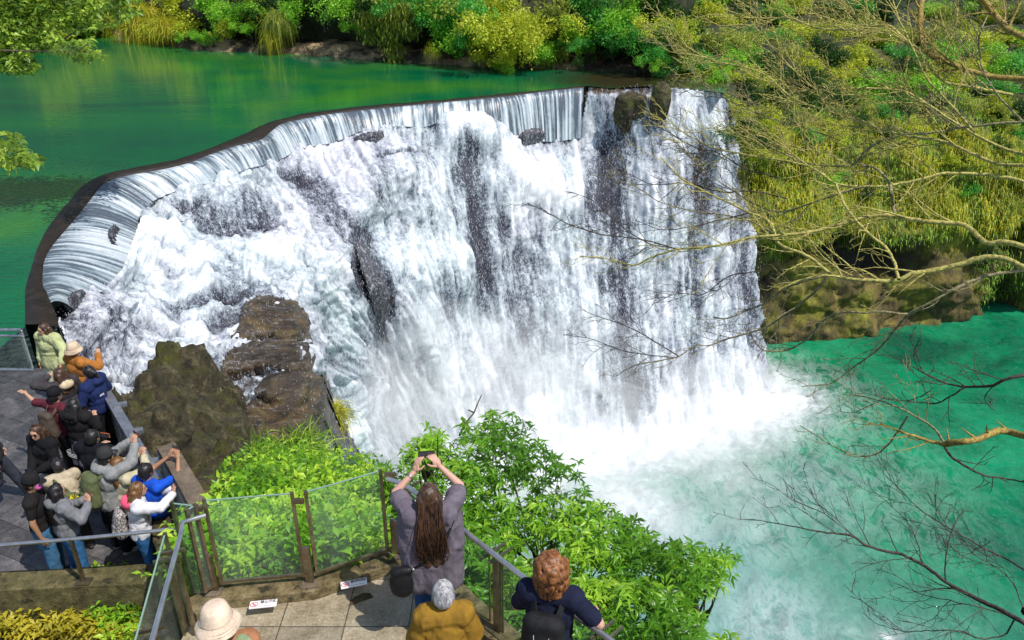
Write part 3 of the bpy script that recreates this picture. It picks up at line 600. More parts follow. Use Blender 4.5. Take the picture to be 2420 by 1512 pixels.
def flat_leaves(P, Dn, Nn, L, Wd, rnd):
    Dn = Dn/(np.linalg.norm(Dn, axis=1)[:, None]+1e-9); S = np.cross(Dn, Nn); S /= np.linalg.norm(S, axis=1)[:, None]+1e-9
    L = np.asarray(L)[:, None]; Wd = np.asarray(Wd)[:, None]; m = P+Dn*L*.45
    v = np.stack([P, m-S*Wd*.5, P+Dn*L, m+S*Wd*.5], 1).reshape(-1, 3); q = np.arange(len(P))[:, None]*4
    return v, q+np.array([0, 3, 2, 1]), np.repeat(rnd, 4)
def unit(n):
    v = rng.normal(size=(n, 3)); return v/np.linalg.norm(v, axis=1)[:, None]
LM = {
 'bright': leaf_mat('bright_green_leaves', (.02, .09, .008), (.17, .44, .02), (.46, .78, .07)),
 'yellow': leaf_mat('yellow_green_leaves', (.08, .12, .006), (.38, .46, .02), (.80, .82, .09)),
 'dark': leaf_mat('dark_green_leaves', (.004, .015, .003), (.018, .06, .008), (.08, .20, .02)),  # dark green deepened so these shrubs stand in for shaded gaps
 'olive': leaf_mat('olive_green_leaves', (.04, .06, .010), (.24, .30, .03), (.56, .62, .11)),
 'emerald': leaf_mat('emerald_leaves', (.012, .09, .02), (.06, .32, .04), (.20, .60, .09)),
}
M_trunk = bark_mat('grey_brown_bark', (.03, .022, .014), (.14, .11, .07), 6)
CR_CACHE = {}
def crown_mesh(kind, var):
    key = (kind, var)
    if key in CR_CACHE: return CR_CACHE[key]
    rs = np.random.default_rng(hash(kind) % 1 + var*7+3)
    nc = 60; lob = rs.normal(size=(7, 3))*np.array([.55, .55, .42]); cc = lob[rs.integers(0, 7, nc)]+rs.normal(size=(nc, 3))*.27
    cc[:, 2] = cc[:, 2]*.8; cr = .12+.17*rs.random(nc); crnd = rs.random(nc)
    n = 6500; k = rs.integers(0, nc, n); d = rs.normal(size=(n, 3)); d /= np.linalg.norm(d, axis=1)[:, None]
    # lopsided clumps hang downwards
    rad = cr[k]*(.55+.5*rs.random(n)+(rs.random(n) < .12)*rs.random(n)*1.3); P = cc[k]+d*rad[:, None]; P[:, 2] -= .12*rad*rs.random(n)
    Dn = d+rs.normal(0, .5, (n, 3)); Dn[:, 2] -= .35; Nn = d+rs.normal(0, .4, (n, 3)); Nn[:, 2] += .6
    rnd = np.clip(.25+.5*crnd[k]*.8+.35*rs.random(n)-.05, 0, 1)
    L = .085*(.5+1.0*rs.random(n)); v, f, rr = flat_leaves(P, Dn, Nn, L, L*.55, rnd)
    me = nmesh('crown_'+kind, v, f, {'rnd': rr}); me.materials.append(LM[kind]); CR_CACHE[key] = me; return me
def trunk_mesh(seed):
    rs = np.random.default_rng(seed); t = TB(); n = 8; z = np.linspace(0, 1, n)
    P = np.stack([.05*np.sin(z*3+seed), .05*np.cos(z*2.3+seed)-.05, z-.9], -1); t.tube(P, np.linspace(.045, .02, n), 6)
    for a in range(6):
        an = a*1.05+seed; s0 = P[3+a % 4]; e = s0+np.array([math.cos(an)*.5, math.sin(an)*.5, .35]); m_ = (s0+e)/2+np.array([0, 0, .08])
        t.tube(np.array([s0, m_, e]), np.array([.02, .013, .005]), 5)
    v = np.concatenate(t.v); me = nmesh('trunk', v, np.concatenate(t.f)); me.materials.append(M_trunk); return me
TRUNKS = [trunk_mesh(s) for s in range(3)]
TREES = []
def far_tree(px, py, Y, r, kind, var, where, squash=1.0, name='tree'):
    c = PY(px, py, Y); root = empty(name, c-np.array([0, 0, r*.9]), random.random()*6.28)
    cr = link('crown', crown_mesh(kind, var), None, root); cr.location = (0, 0, r*.9); cr.scale = (r, r, r*squash)
    tr = link('trunk', TRUNKS[var % 3], None, root); tr.location = (0, 0, r*.7); tr.scale = (r, r, r*1.2)
    TREES.append((root, kind, where, px, name)); return root
def bank_Y(px):
    return np.interp(px, bw_[:, 0], PZ(bw_[:, 0], bw_[:, 1], ZP)[:, 1])
far = [ # px, py, r(m), kind, dy
 (60,20,3.4,'olive',-6),(150,30,3.2,'yellow',-3),(235,45,2.6,'olive',-1),(205,0,3.6,'bright',3),(300,5,3.4,'yellow',4),(430,10,2.8,'yellow',2),(395,60,1.5,'yellow',0),(500,10,2.0,'bright',1.5),(560,20,1.5,'bright',.5),(600,-20,2.6,'yellow',3),
 (650,0,2.0,'dark',1.5),(700,5,1.7,'bright',.8),(760,-10,2.3,'dark',2),(690,60,.7,'bright',0),(815,0,1.9,'bright',1),(870,5,1.7,'dark',.8),(845,62,.7,'bright',0),(930,-10,2.1,'dark',2),(990,5,1.7,'emerald',0),(1040,45,2.1,'bright',-.5),(1080,20,2.3,'emerald',.5),(1110,75,1.3,'emerald',-.8),
 (1160,60,2.2,'yellow',-1.0),(1190,30,2.4,'yellow',0),(1235,70,2.1,'yellow',-1.2),(1200,120,1.2,'yellow',-1.8),(1185,155,.85,'bright',-2),(1300,50,2.2,'olive',0),(1290,110,1.2,'bright',-.6),(1350,75,1.4,'bright',-.5),(1385,100,1.0,'emerald',-.5),(1410,20,2.4,'emerald',1.5),(1280,140,.8,'olive',-1),
 (1480,25,2.2,'bright',.5),(1500,75,1.5,'emerald',-.6),(1540,110,1.3,'emerald',-1.5),(1560,145,.9,'bright',-1.8),(1570,20,2.4,'dark',1.5),(1340,-10,3.0,'dark',4),(1110,-30,3.2,'dark',5),(860,-30,3.4,'dark',5),(720,-40,3.4,'dark',5),(1000,-30,3.2,'olive',4),(500,-40,3.6,'dark',6),(1500,-30,3.0,'dark',5),(100,-30,4,'yellow',-2)]
far += [(a, b_, c, k, d) for a, b_, c, k, d in [(470,85,.9,'bright',-1),(530,62,.9,'yellow',-.5),(590,62,.8,'bright',-.6),(960,70,.7,'dark',-.3),(1065,100,.8,'dark',-.5),(1140,120,.8,'yellow',-1.2),(1250,120,.9,'bright',-1.2),(1330,125,.7,'olive',-.8),(1370,140,.6,'dark',-.8),(1440,75,1.2,'emerald',-.5),(1450,120,.6,'dark',-.5),(1600,110,1.4,'olive',-.5),(1590,60,1.8,'yellow',0),(260,85,.9,'yellow',-.8),(190,75,1.2,'bright',-1),(130,80,1.3,'olive',-2)]]
for i, (px, py, r, kd, dy) in enumerate(far): far_tree(px, py, bank_Y(px)+dy, r, kd, i % 2, 'on the far bank', .8+.25*((i*7) % 5)/5)
hill = [(1620,60,2.6,'olive'),(1680,110,2.2,'olive'),(1640,150,1.6,'emerald'),(1700,40,2.4,'yellow'),(1760,90,2.2,'olive'),(1690,190,1.4,'bright'),(1740,180,1.6,'yellow'),(1830,40,2.3,'bright'),(1890,70,2.2,'yellow'),(1870,20,2.4,'yellow'),(1800,-10,3,'dark'),
 (1800,150,1.7,'dark'),(1860,170,1.6,'dark'),(1950,120,2,'dark'),(2000,60,2.4,'olive'),(2080,30,2.6,'dark'),(2150,80,2.2,'olive'),(2060,140,1.7,'olive'),(2150,160,1.7,'dark'),(2230,50,2.4,'olive'),(2320,90,2.3,'yellow'),(2390,40,2.6,'olive'),(2400,140,2,'emerald'),(2250,180,1.7,'yellow'),
 (1780,260,1.3,'yellow'),(1850,250,1.3,'olive'),(1930,230,1.4,'dark'),(2010,220,1.4,'olive'),(2120,235,1.4,'emerald'),(2210,250,1.4,'dark'),(2300,240,1.5,'olive'),(2400,260,1.6,'dark'),(1900,310,1.1,'emerald'),(2150,330,1.1,'bright'),(2330,330,1.3,'dark'),(2400,380,1.3,'emerald'),(1790,360,.9,'yellow'),(2240,360,1.2,'yellow'),
 (1810,480,.7,'bright'),(2040,440,.9,'dark'),(1960,420,1.0,'bright'),(1920,500,.8,'bright'),(2060,500,.8,'olive'),(2280,430,1.1,'emerald'),(2395,480,1.3,'olive')]
for _ in range(400):
    if len(hill) > 92: break
    a_, b_ = rng.random()*840+1600, rng.random()*330-20
    if a_ < 1700 and b_ > 170: continue
    if all(math.hypot(a_-q[0], (b_-q[1])*1.3) > 46 for q in hill): hill.append((a_, b_, (1.5+.9*rng.random())*(1 if b_ < 200 else .65), ['dark', 'yellow', 'yellow', 'dark', 'olive', 'emerald', 'dark', 'bright', 'yellow'][rng.integers(9)]))
for i, (px, py, r, kd) in enumerate(hill):
    t = float(Tcl(np.array(px), np.array(py))); d = rays(px, py); Yv = t*d[1]-r*.5
    far_tree(px, py, Yv, r, kd, i % 2, 'on the hillside right of the waterfall' if py < 215 else 'clinging to the cliff right of the waterfall', .75, 'tree' if r > 1.5 else 'shrub')
ADJ = {'bright': 'bright green', 'yellow': 'yellow-green', 'dark': 'dark green', 'olive': 'olive green', 'emerald': 'emerald green'}
ORD = 'leftmost second third fourth fifth sixth seventh eighth ninth tenth eleventh twelfth thirteenth fourteenth fifteenth sixteenth seventeenth eighteenth nineteenth twentieth twenty-first twenty-second twenty-third twenty-fourth'.split()
from collections import defaultdict
gg = defaultdict(list)
for t in TREES: gg[(t[1], t[2], t[4])].append(t)
for (kd, wh, nm), L in gg.items():
    L.sort(key=lambda t: t[3])
    for i, t in enumerate(L):
        q = ADJ[kd]+' leafy '+nm; lab = (q+' '+wh) if len(L) == 1 else (('leftmost ' if i == 0 else ORD[i]+' from the left ')+q+' '+wh)
        tag(t[0], lab, nm, nm+'s '+wh)
# hanging grass and moss blades on cliff and bank: uncountable
def blades(name, P, N, L, mat, label, droop=1.0, w=.06):
    n = len(P); d = N+rng.normal(0, .35, (n, 3)); d[:, 2] += .25; d /= np.linalg.norm(d, axis=1)[:, None]
    S = np.cross(d, [0, 0, 1.]); S /= np.linalg.norm(S, axis=1)[:, None]; S = S+rng.normal(0, .2, (n, 3))
    L = L[:, None]; p1 = P+d*L*.35; p2 = p1+d*L*.15-np.array([0, 0, 1])*L*.45*droop; ww = w
    v = np.stack([P-S*ww*.5, P+S*ww*.5, p1+S*ww*.4, p1-S*ww*.4, p2], 1).reshape(-1, 3); q = np.arange(n)[:, None]*5
    f = np.concatenate([q+np.array([0, 1, 2]), q+np.array([0, 2, 3]), q+np.array([3, 2, 4])])
    o = link(name, nmesh(name, v, f, {'rnd': np.repeat(rng.random(n)*.6+.4*vn(P[:, 0]*.6, P[:, 1]*.6, P[:, 2]*.6, 3), 5)}), mat); tag(o, label, 'grass', kind='stuff'); return o
M_blade = leaf_mat('golden_green_grass', (.07, .08, .004), (.36, .37, .012), (.78, .72, .05))
M_blade2 = leaf_mat('green_grass_blades', (.03, .10, .008), (.18, .36, .02), (.50, .64, .07))
idx = np.flatnonzero(inpoly(CLX.ravel(), CLY.ravel(), [(1760,330),(1900,300),(2350,310),(2440,420),(2440,560),(2300,560),(2200,520),(2080,540),(1960,545),(1800,560)]) & (vn(CLX.ravel()/40, CLY.ravel()/70, 0, 5) > .46))
k = rng.choice(idx, 17000); P = CLW.reshape(-1, 3)[k]+rng.normal(0, .25, (17000, 3)); blades('moss', P, CLN.reshape(-1, 3)[k], .5+.9*rng.random(17000), M_blade, 'yellow-green ferns and grass hanging down the cliff')
idx = np.flatnonzero(inpoly(CLX.ravel(), CLY.ravel(), [(1700,230),(2440,150),(2440,740),(2330,745),(2280,560),(1800,600),(1740,300)]))
k = rng.choice(idx, 19000); P = CLW.reshape(-1, 3)[k]+rng.normal(0, .25, (19000, 3)); blades('undergrowth', P, CLN.reshape(-1, 3)[k], .4+.7*rng.random(19000), M_blade2, 'green undergrowth scattered over the cliff and its top')
# drooping tussocks on the bank
def tussock(px, py, Y, r, mat, label, n=1400, droop=1.2):
    c = PY(px, py, Y); d = unit(n); d[:, 2] = np.abs(d[:, 2])*.8+.1; d /= np.linalg.norm(d, axis=1)[:, None]; n_ = n; droop = droop*(.5+.8*rng.random(n)); S0 = rng.normal(0, .5, (n, 3))
    L = r*(.3+.85*rng.random(n)); S = np.cross(d, [0, 0, 1.])+S0; S /= np.linalg.norm(S, axis=1)[:, None]; w = .012*r+.012
    P = rng.normal(0, r*.2, (n, 3)); pts = [P, P+d*(L*.45)[:, None], P+d*(L*.8)[:, None]-np.array([0, 0, 1])*(L*.25*droop)[:, None], P+d*(L*.95)[:, None]-np.array([0, 0, 1])*(L*.85*droop)[:, None]]
    ws = [w, w, w*.7]; v = []
    for k_, p in enumerate(pts[:3]): v += [p-S*ws[k_]*.5, p+S*ws[k_]*.5]
    v.append(pts[3]); v = np.stack(v, 1).reshape(-1, 3); q = np.arange(n)[:, None]*7
    f = np.concatenate([q+np.array(a) for a in ((0, 1, 3), (0, 3, 2), (2, 3, 5), (2, 5, 4), (4, 5, 6))])
    o = link('grass_tussock', nmesh('grass_tussock', v, f, {'rnd': np.repeat(rng.random(n), 7)}), mat); o.location = V(c); tag(o, label, 'grass tussock', 'drooping grass tussocks'); return o
tussock(345, 62, bank_Y(345)-1, 3.0, M_blade, 'big golden dome of drooping grass on the far bank, upper left', 2600)
tussock(395, 70, bank_Y(395)-1.5, 1.8, M_blade, 'smaller golden grass tuft right of the big golden dome')
tussock(655, 50, bank_Y(655)-1.2, 1.5, LM['olive'], 'long olive grass tuft hanging over the dark cave of the bank', 1000, 2.0)
tussock(640, 90, bank_Y(640)-1.6, 1.2, M_blade, 'thin grass tuft trailing towards the pool below the long olive one', 600, 2.2)
tussock(1022, 120, bank_Y(1022)-1.6, .9, M_blade, 'small pale fern tuft just above the far waterline', 350, 1.6)
tussock(345, 100, bank_Y(345)-2.5, 1.2, M_blade, 'low yellow tuft at the waterline under the golden dome', 400, 1.2)
_c = PA(785, 985, float(Tc(np.array(785), np.array(985)))-.6)
tussock(785, 985, _c[1], 1.0, M_blade, 'golden-green grass tuft on the plunging edge right of the brown slabs', 900, 1.3)
tussock(700, 1085, PA(700, 1085, float(Tc(np.array(700), np.array(1085)))-.7)[1], 1.3, M_blade2, 'long green grass at the foot of the lowest brown slab', 1000, .9)
tussock(610, 1110, 13.5, .9, M_blade2, 'green grass tuft between the mossy boulder and the brown slabs', 900, .8)
# hanging vine curtains on the shaded bank
for (px, py, L, lab) in ((925, 10, 5.0, 'long grey-green curtain of vines reaching the far waterline'), (915, -10, 3.6, 'shorter vine curtain behind the long one'), (870, 20, 2.4, 'short vine curtain left of the long one'), (965, 0, 2.6, 'short vine curtain right of the long one')):
    c = PY(px, py, bank_Y(px)-1.2); n = 700; P = rng.normal(0, 1, (n, 3))*np.array([.6, .4, 0]); P[:, 2] = -rng.random(n)*L; P[:, :2] *= (1-.4*(-P[:, 2:3]/L))
    d = unit(n)*.5; d[:, 2] -= 1; v, f, rr = flat_leaves(P, d, unit(n), .35+.25*rng.random(n), np.full(n, .11), rng.random(n)*.7)
    o = link('vine', nmesh('vine', v, f, {'rnd': rr}), LM['olive']); o.location = V(c); tag(o, lab, 'vine', 'vines on the far bank')
# ================================================================ TERRACES, KERBS, RAILINGS
def paving_mat(name, stops, joint, sx, sy, rot, wet=.6, off=(0, 0)):
    m = NT(name); g = m.N('ShaderNodeNewGeometry'); mp = m.N('ShaderNodeMapping'); mp.inputs['Rotation'].default_value = (0, 0, rot); mp.inputs['Location'].default_value = (off[0], off[1], 0); m.L(g.outputs['Position'], mp.inputs[0])
    b = m.N('ShaderNodeTexBrick'); b.inputs['Scale'].default_value = 1; b.inputs['Brick Width'].default_value = sx; b.inputs['Row Height'].default_value = sy; b.inputs['Mortar Size'].default_value = .006
    b.inputs['Color1'].default_value = (.6, .6, .6, 1); b.inputs['Color2'].default_value = (1.15, 1.15, 1.15, 1); b.inputs['Mortar'].default_value = (.25, .25, .25, 1); b.offset = 0 if joint else .5
    m.L(mp.outputs[0], b.inputs[0]); v = m.coord((1, 1, 1), 'World'); n = m.noise(v, 3, 9, .75); f = m.noise(v, 38, 5, .7)
    c = m.ramp(n, stops); c = m.mix(1, c, b.outputs[0], 'MULTIPLY'); c = m.mix(.6, c, m.ramp(f, [(.35, (.45, .45, .45)), (.68, (1.5, 1.5, 1.5))]), 'MULTIPLY')
    m.col(c); m.set(m.ramp(n, [(.3, (wet*.5,)*3), (.7, (wet*1.3,)*3)])); m.bump(m.math('ADD', f, m.math('MULTIPLY', b.outputs[1], -1.5)), .35, .02); return m.m
M_pave = paving_mat('warm_granite_paving', [(.32, (.16, .125, .075)), (.5, (.30, .25, .17)), (.7, (.42, .36, .27))], True, .60, .60, R(0), .6, (.36, .1))
M_shade_slate = paving_mat('shade_dark_slate_paving', [(.32, (.04, .038, .042)), (.5, (.095, .09, .095)), (.7, (.19, .18, .18))], False, .8, .5, R(24), .38)  # tree shade over the lower terrace is put into this dark stone colour
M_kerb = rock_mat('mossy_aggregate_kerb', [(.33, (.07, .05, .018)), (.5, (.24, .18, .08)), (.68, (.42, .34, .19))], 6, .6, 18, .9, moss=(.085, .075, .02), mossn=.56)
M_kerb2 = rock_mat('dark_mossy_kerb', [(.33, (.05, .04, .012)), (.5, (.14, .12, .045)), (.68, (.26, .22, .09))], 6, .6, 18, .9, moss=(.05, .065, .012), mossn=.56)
M_conc = rock_mat('weathered_concrete', [(.33, (.07, .05, .035)), (.5, (.16, .12, .085)), (.68, (.26, .2, .14))], 3, .5, 9, .85)
def metal_mat(name, a, b, rough):
    m = NT(name); n = m.noise(m.coord((1, 1, 1), 'World'), 9, 5, .7); m.col(m.ramp(n, [(.35, a), (.65, b)])); m.set(rough, metal=.85); m.bump(n, .15, .005); return m.m
M_steel = metal_mat('brushed_steel_rail', (.42, .43, .44), (.62, .62, .62), .32)
M_post = metal_mat('weathered_bronze_post', (.16, .125, .075), (.34, .28, .19), .42)
M_grey = metal_mat('dull_grey_rail', (.30, .31, .34), (.48, .49, .52), .5)
def glass_mat(name, tint, refl, dirt):
    m = NT(name); t = m.N('ShaderNodeBsdfTransparent'); t.inputs[0].default_value = (*tint, 1)
    g = m.N('ShaderNodeBsdfGlossy'); g.inputs['Roughness'].default_value = .03; g.inputs[0].default_value = (.9, .95, .92, 1)
    fr = m.N('ShaderNodeLayerWeight'); fr.inputs[0].default_value = .3; x = m.N('ShaderNodeMixShader'); m.L(m.math('ADD', m.math('MULTIPLY', m.math('POWER', fr.outputs['Facing'], 3.0), refl*.5), .015, clamp=True), x.inputs[0]); m.L(t.outputs[0], x.inputs[1]); m.L(g.outputs[0], x.inputs[2])
    d = m.N('ShaderNodeBsdfDiffuse'); d.inputs[0].default_value = (.6, .66, .64, 1); y = m.N('ShaderNodeMixShader'); n = m.noise(m.coord((1, 1, .35), 'World'), 2.5, 7, .75)
    m.L(m.ramp(n, [(.35, (dirt*.3,)*3), (.7, (dirt*1.6,)*3)]), y.inputs[0]); m.L(x.outputs[0], y.inputs[1]); m.L(d.outputs[0], y.inputs[2]); m.L(y.outputs[0], m.out.inputs[0]); return m.m
M_glass = glass_mat('clear_green_glass', (.93, .98, .95), .9, .05); M_glass2 = glass_mat('scratched_grey_glass', (.85, .88, .9), 1.0, .24)
M_edge = NT('glass_edge'); M_edge.col((.22, .34, .27)); M_edge.set(.2); M_edge = M_edge.m
# upper terrace
KB = [(-3.02,5.42),(-2.81,5.62),(-1.95,5.74),(-1.2,6.10),(-1.02,6.16),(-.42,5.45),(.68,4.34),(1.5,3.5),(2.6,2.4)]
def offset_line(L, d):
    L = [Vector((*p, 0)) for p in L]; o = []
    for i, p in enumerate(L):
        a = (L[min(i+1, len(L)-1)]-L[max(i-1, 0)]).normalized(); o.append((p.x+a.y*d, p.y-a.x*d))
    return o
inner = offset_line(KB, .12); outer = offset_line(KB, -.13)
bm = bmesh.new(); prism(bm, [(-3.02, 1), (3.2, 1), (2.6, 2.3)]+inner[::-1]+[(-3.02, 5.3)], -.35, 0); tag(bmo('terrace', bm, M_pave), kind='structure')
bm = bmesh.new(); n = len(KB)
def strip_wall(bm, a, b, z0, z1):
    for i in range(len(a)-1): prism_q(bm, [a[i], a[i+1], b[i+1], b[i]], z0, z1, i == 0, i == len(a)-2)
def prism_q(bm, q, z0, z1, c0=True, c1=True):
    lo = [bm.verts.new((*p, z0)) for p in q]; hi = [bm.verts.new((*p, z1)) for p in q]
    bm.faces.new(hi); bm.faces.new(lo[::-1]); bm.faces.new((lo[0], lo[1], hi[1], hi[0])); bm.faces.new((lo[2], lo[3], hi[3], hi[2]))
    if c1: bm.faces.new((lo[1], lo[2], hi[2], hi[1]))
    if c0: bm.faces.new((lo[3], lo[0], hi[0], hi[3]))
def fine(bm, cuts=6, amp=.012, f=9):
    bmesh.ops.remove_doubles(bm, verts=bm.verts, dist=1e-4); bmesh.ops.subdivide_edges(bm, edges=bm.edges[:], cuts=cuts, use_grid_fill=True)
    co = np.array([v.co for v in bm.verts]); d = fbm(co[:, 0]*f, co[:, 1]*f, co[:, 2]*f, 4, 5)-.5; e = fbm(co[:, 0]*f, co[:, 1]*f, co[:, 2]*f+9, 4, 6)-.5
    for v, a, b in zip(bm.verts, d, e): v.co += Vector((b*amp*.7, a*amp, a*amp))*2
strip_wall(bm, inner, outer, -.3, .11); fine(bm, 5)
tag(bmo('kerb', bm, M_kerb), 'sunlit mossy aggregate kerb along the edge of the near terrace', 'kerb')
bm = bmesh.new(); prism(bm, [(-3.3, 1), (3.3, 1), (2.7, 2.25)]+offset_line(KB, -.02)[::-1]+[(-3.3, 5.2)], -9, -.36)
tag(bmo('retaining_wall', bm, M_conc), 'concrete wall carrying the near terrace', 'wall')
# writing on the kerb: two small warning plates
M_white = NT('sign_white'); M_white.col((.78, .74, .76)); M_white.set(.4); M_white = M_white.m
M_red = NT('sign_red'); M_red.col((.62, .10, .12)); M_red.set(.5); M_red = M_red.m
M_ink = NT('sign_ink'); M_ink.col((.03, .03, .05)); M_ink.set(.5); M_ink = M_ink.m
def plate(px, py, rz, label, words, sx=.86):
    c = PZ(px, py, .125); root = empty('warning_sign', c, rz); w, h = .29*sx, .09
    bm = bmesh.new(); bar(bm, (-w/2, 0, 0), (w/2, 0, 0), h, .008); o = bmo('plate', bm, M_white, root)
    t = TB(); a = np.linspace(0, 2*math.pi, 25); cx = -w*.33; r = h*.31
    t.tube(np.c_[cx+r*1.25*np.cos(a), r*np.sin(a), np.full(25, .0055)], .0034, 4); t.tube(np.array([[cx-r*.9, r*.65, .0055], [cx+r*.9, -r*.65, .0055]]), .003, 4)
    t.build('ban_symbol', M_red, root)
    t = TB(); 
    for s_ in ([(cx-.012, .018), (cx, .0), (cx-.006, -.022)], [(cx, 0), (cx+.014, .008)], [(cx, 0), (cx+.013, -.018)]): t.tube(np.array([[*p, .006] for p in s_]), .0034, 4)
    t.build('figure_symbol', M_red, root)
    cu = bpy.data.curves.new('words', 'FONT'); cu.body = words; cu.size = .034; cu.extrude = .0004; cu.offset = .0006; cu.space_line = .85
    tmp = bpy.data.objects.new('words', cu); COL.objects.link(tmp); bpy.context.view_layer.update()
    me = bpy.data.meshes.new_from_object(tmp.evaluated_get(bpy.context.evaluated_depsgraph_get())); bpy.data.objects.remove(tmp)
    o = link('words', me, M_ink, root); 
    co = np.array([v.co for v in me.vertices])
    if len(co): s_ = (w*.60)/max(co[:, 0].max(), .01); o.scale = (s_, 1.15, 1); o.location = (-w*.115, .008, .0055)
    # fine line of small print below
    t = TB()
    for k in range(14): x0 = -w*.11+k*w*.038; t.tube(np.array([[x0, -.028, .0052], [x0+w*.024, -.028, .0052]]), .0022, 4)
    t.build('small_print', M_ink, root); tag(root, label, 'sign', 'warning plates on the kerb')
plate(622, 1427, R(8), 'left small white plate with red ban symbol on the kerb, near the cream bucket hat', '禁止攀爬')
plate(836, 1378, R(16), 'right small white plate with red ban symbol on the kerb, near the grey-draped woman', '請勿跨越欄杆')
# glass railings
def panel(a, b, z0, z1, mat, name='glass_panel', parent=None, frame=.02, fm=None, lean=0):
    """glass pane with side and bottom frame bars; a,b plan points"""
    a = Vector((*a, 0)); b = Vector((*b, 0)); d = (b-a).normalized()
    bm = bmesh.new(); bar(bm, a+Vector((0, 0, (z0+z1)/2)), b+Vector((0, 0, (z0+z1)/2)), .012, (z1-z0)-.01, (0, 0, 1)); g = bmo(name, bm, mat, parent)
    bm = bmesh.new(); fm = fm or M_post
    for p in (a, b): bar(bm, p+Vector((0, 0, z0-.02)), p+Vector((0, 0, z1+.012)), frame*1.6, frame*1.5, d)
    bar(bm, a+Vector((0, 0, z0)), b+Vector((0, 0, z0)), .028, .028); bmo('frame', bm, fm, g)
    bm = bmesh.new(); bar(bm, a+d*.02+Vector((0, 0, z1)), b-d*.02+Vector((0, 0, z1)), .014, .008); bmo('top_edge', bm, M_edge, g); return g
rail = empty('glass_railing', (0, 0, 0))
pts = [(-2.79, 5.66), (-2.02, 5.76), (-1.90, 5.78), (-1.26, 6.10)]
panel(pts[0], pts[1], .20, 1.18, M_glass, parent=rail); panel(pts[2], pts[3], .20, 1.18, M_glass, parent=rail)
for (x, y) in ((-1.965, 5.745), (-1.18, 6.14), (-2.86, 5.64)):
    bm = bmesh.new(); bar(bm, (x, y, .1), (x, y, .55), .075, .04, (0, 1, 0)); p = bmo('post', bm, M_post, rail); bm = bmesh.new(); bar(bm, (x, y, 1.08), (x, y, 1.13), .1, .03, (0, 1, 0)); bmo('clamp', bm, M_post, rail)
    bm = bmesh.new(); bar(bm, (x-.075, y-.045, .118), (x+.075, y-.02, .118), .11, .014); bmo('foot_plate', bm, M_conc, p)
tag(rail, 'clear glass railing with two bronze-framed panes along the terrace kerb', 'railing')
# left side railing with bracketed posts
rl = empty('stair_railing', (0, 0, 0))
t = TB(); t.tube(resample(np.array([(-2.78, 5.60, 1.06), (-2.93, 5.46, 1.10), (-2.90, 5.40, 1.10), (-2.66, 4.17, 1.10), (-2.5, 3.2, 1.10)]), 24, False), .022, 10); t.build('handrail', M_steel, rl)
for y in (5.22, 4.36):
    x = -2.90+(5.4-y)*.195
    bm = bmesh.new()
    bar(bm, (x-.145, y, -1.2), (x-.145, y, .86), .025, .06, (0, 1, 0)); bmo('post', bm, M_post, rl); bm = bmesh.new(); bar(bm, (x-.055, y, -1.2), (x-.055, y, .86), .025, .06, (0, 1, 0))
    p = bmo('post', bm, M_post, rl); bm = bmesh.new()
    for dy in (-.045, .045): bar(bm, (x-.24, y+dy, .90), (x+.0, y+dy+.02, .95), .022, .03)
    bar(bm, (x-.13, y, .86), (x-.13, y, .90), .16, .03, (0, 1, 0)); bmo('bracket', bm, M_post, p)
panel((-3.13, 5.50), (-2.86, 4.2), -.25, .93, M_glass, parent=rl)
panel((-2.91, 5.55), (-2.86, 5.62), .2, 1.16, M_glass, parent=rl); panel((-3.12,5.72),(-2.90,5.68),.0,1.1,M_glass,parent=rl)
tag(rl, 'steel handrail on doubled bronze posts with glass, left edge of the terrace', 'railing')
# right railing running down to the lower right
rr_ = empty('glass_railing', (0, 0, 0))
P3 = [(-1.20, 6.08, 1.10), (-1.02, 6.02, 1.08), (-.45, 5.40, 1.08), (.20, 4.72, 1.06), (.72, 4.24, 1.03), (1.6, 3.35, 1.0)]
t = TB(); t.tube(resample(np.array(P3), 30, False), .024, 10); t.build('handrail', M_steel, rr_)
for (x, y) in ((-1.03, 6.08), (-.13, 5.16), (.72, 4.30)):
    bm = bmesh.new()
    bar(bm, (x, y, -.2), (x, y, .97), .07, .045, (1, 1, 0))
    p = bmo('post', bm, M_post, rr_); bm = bmesh.new()
    for k in (-.03, .03): bar(bm, (x-.10+k, y-.06-k, .985), (x+.10+k, y+.09-k, 1.02), .018, .025)
    bmo('bracket', bm, M_post, p)
for a, b in (((-.98, 6.06), (-.20, 5.26)), ((-.08, 5.13), (.66, 4.38)), ((.78, 4.26), (1.6, 3.45))): panel(a, b, .05, .95, M_glass, parent=rr_, frame=.008)
tag(rr_, 'steel handrail with glass panes running to the lower right past the curly-haired visitor', 'railing')

# lower terrace
ZT = -2.34
def PT(px, py, z=ZT): return tuple(PZ(px, py, z)[:2])
e0, e1 = PT(240, 908, ZT+1.05), PT(398, 1178, ZT+1.05); e2 = PT(418, 1243, ZT+1.05)
eb = [(-16, 14.4), (-9.7, 14.15), (e0[0]-.05, e0[1]+1.2)]
edge_pts = [(-16, 8.35), (-7.2, 8.35), (-5.1, 8.55), (e2[0], 8.5), e1, e0]
bm = bmesh.new(); prism(bm, [(-16, 7.9), (-7.2, 7.95), (-5.1, 8.1), (e2[0]+.08, 8.1), (e1[0]+.12, e1[1]), (e0[0]+.12, e0[1]), (-9.0, 14.2), (-9.7, 14.3), (-16, 14.5)], -13, ZT); tag(bmo('lower_terrace', bm, M_shade_slate), kind='structure')
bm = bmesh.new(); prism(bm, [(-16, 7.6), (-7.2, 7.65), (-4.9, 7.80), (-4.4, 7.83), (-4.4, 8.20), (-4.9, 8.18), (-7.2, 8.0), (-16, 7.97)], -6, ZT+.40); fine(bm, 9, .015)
tag(bmo('kerb', bm, M_kerb2), 'dark mossy kerb in front of the lower terrace, below the long steel rail', 'kerb')
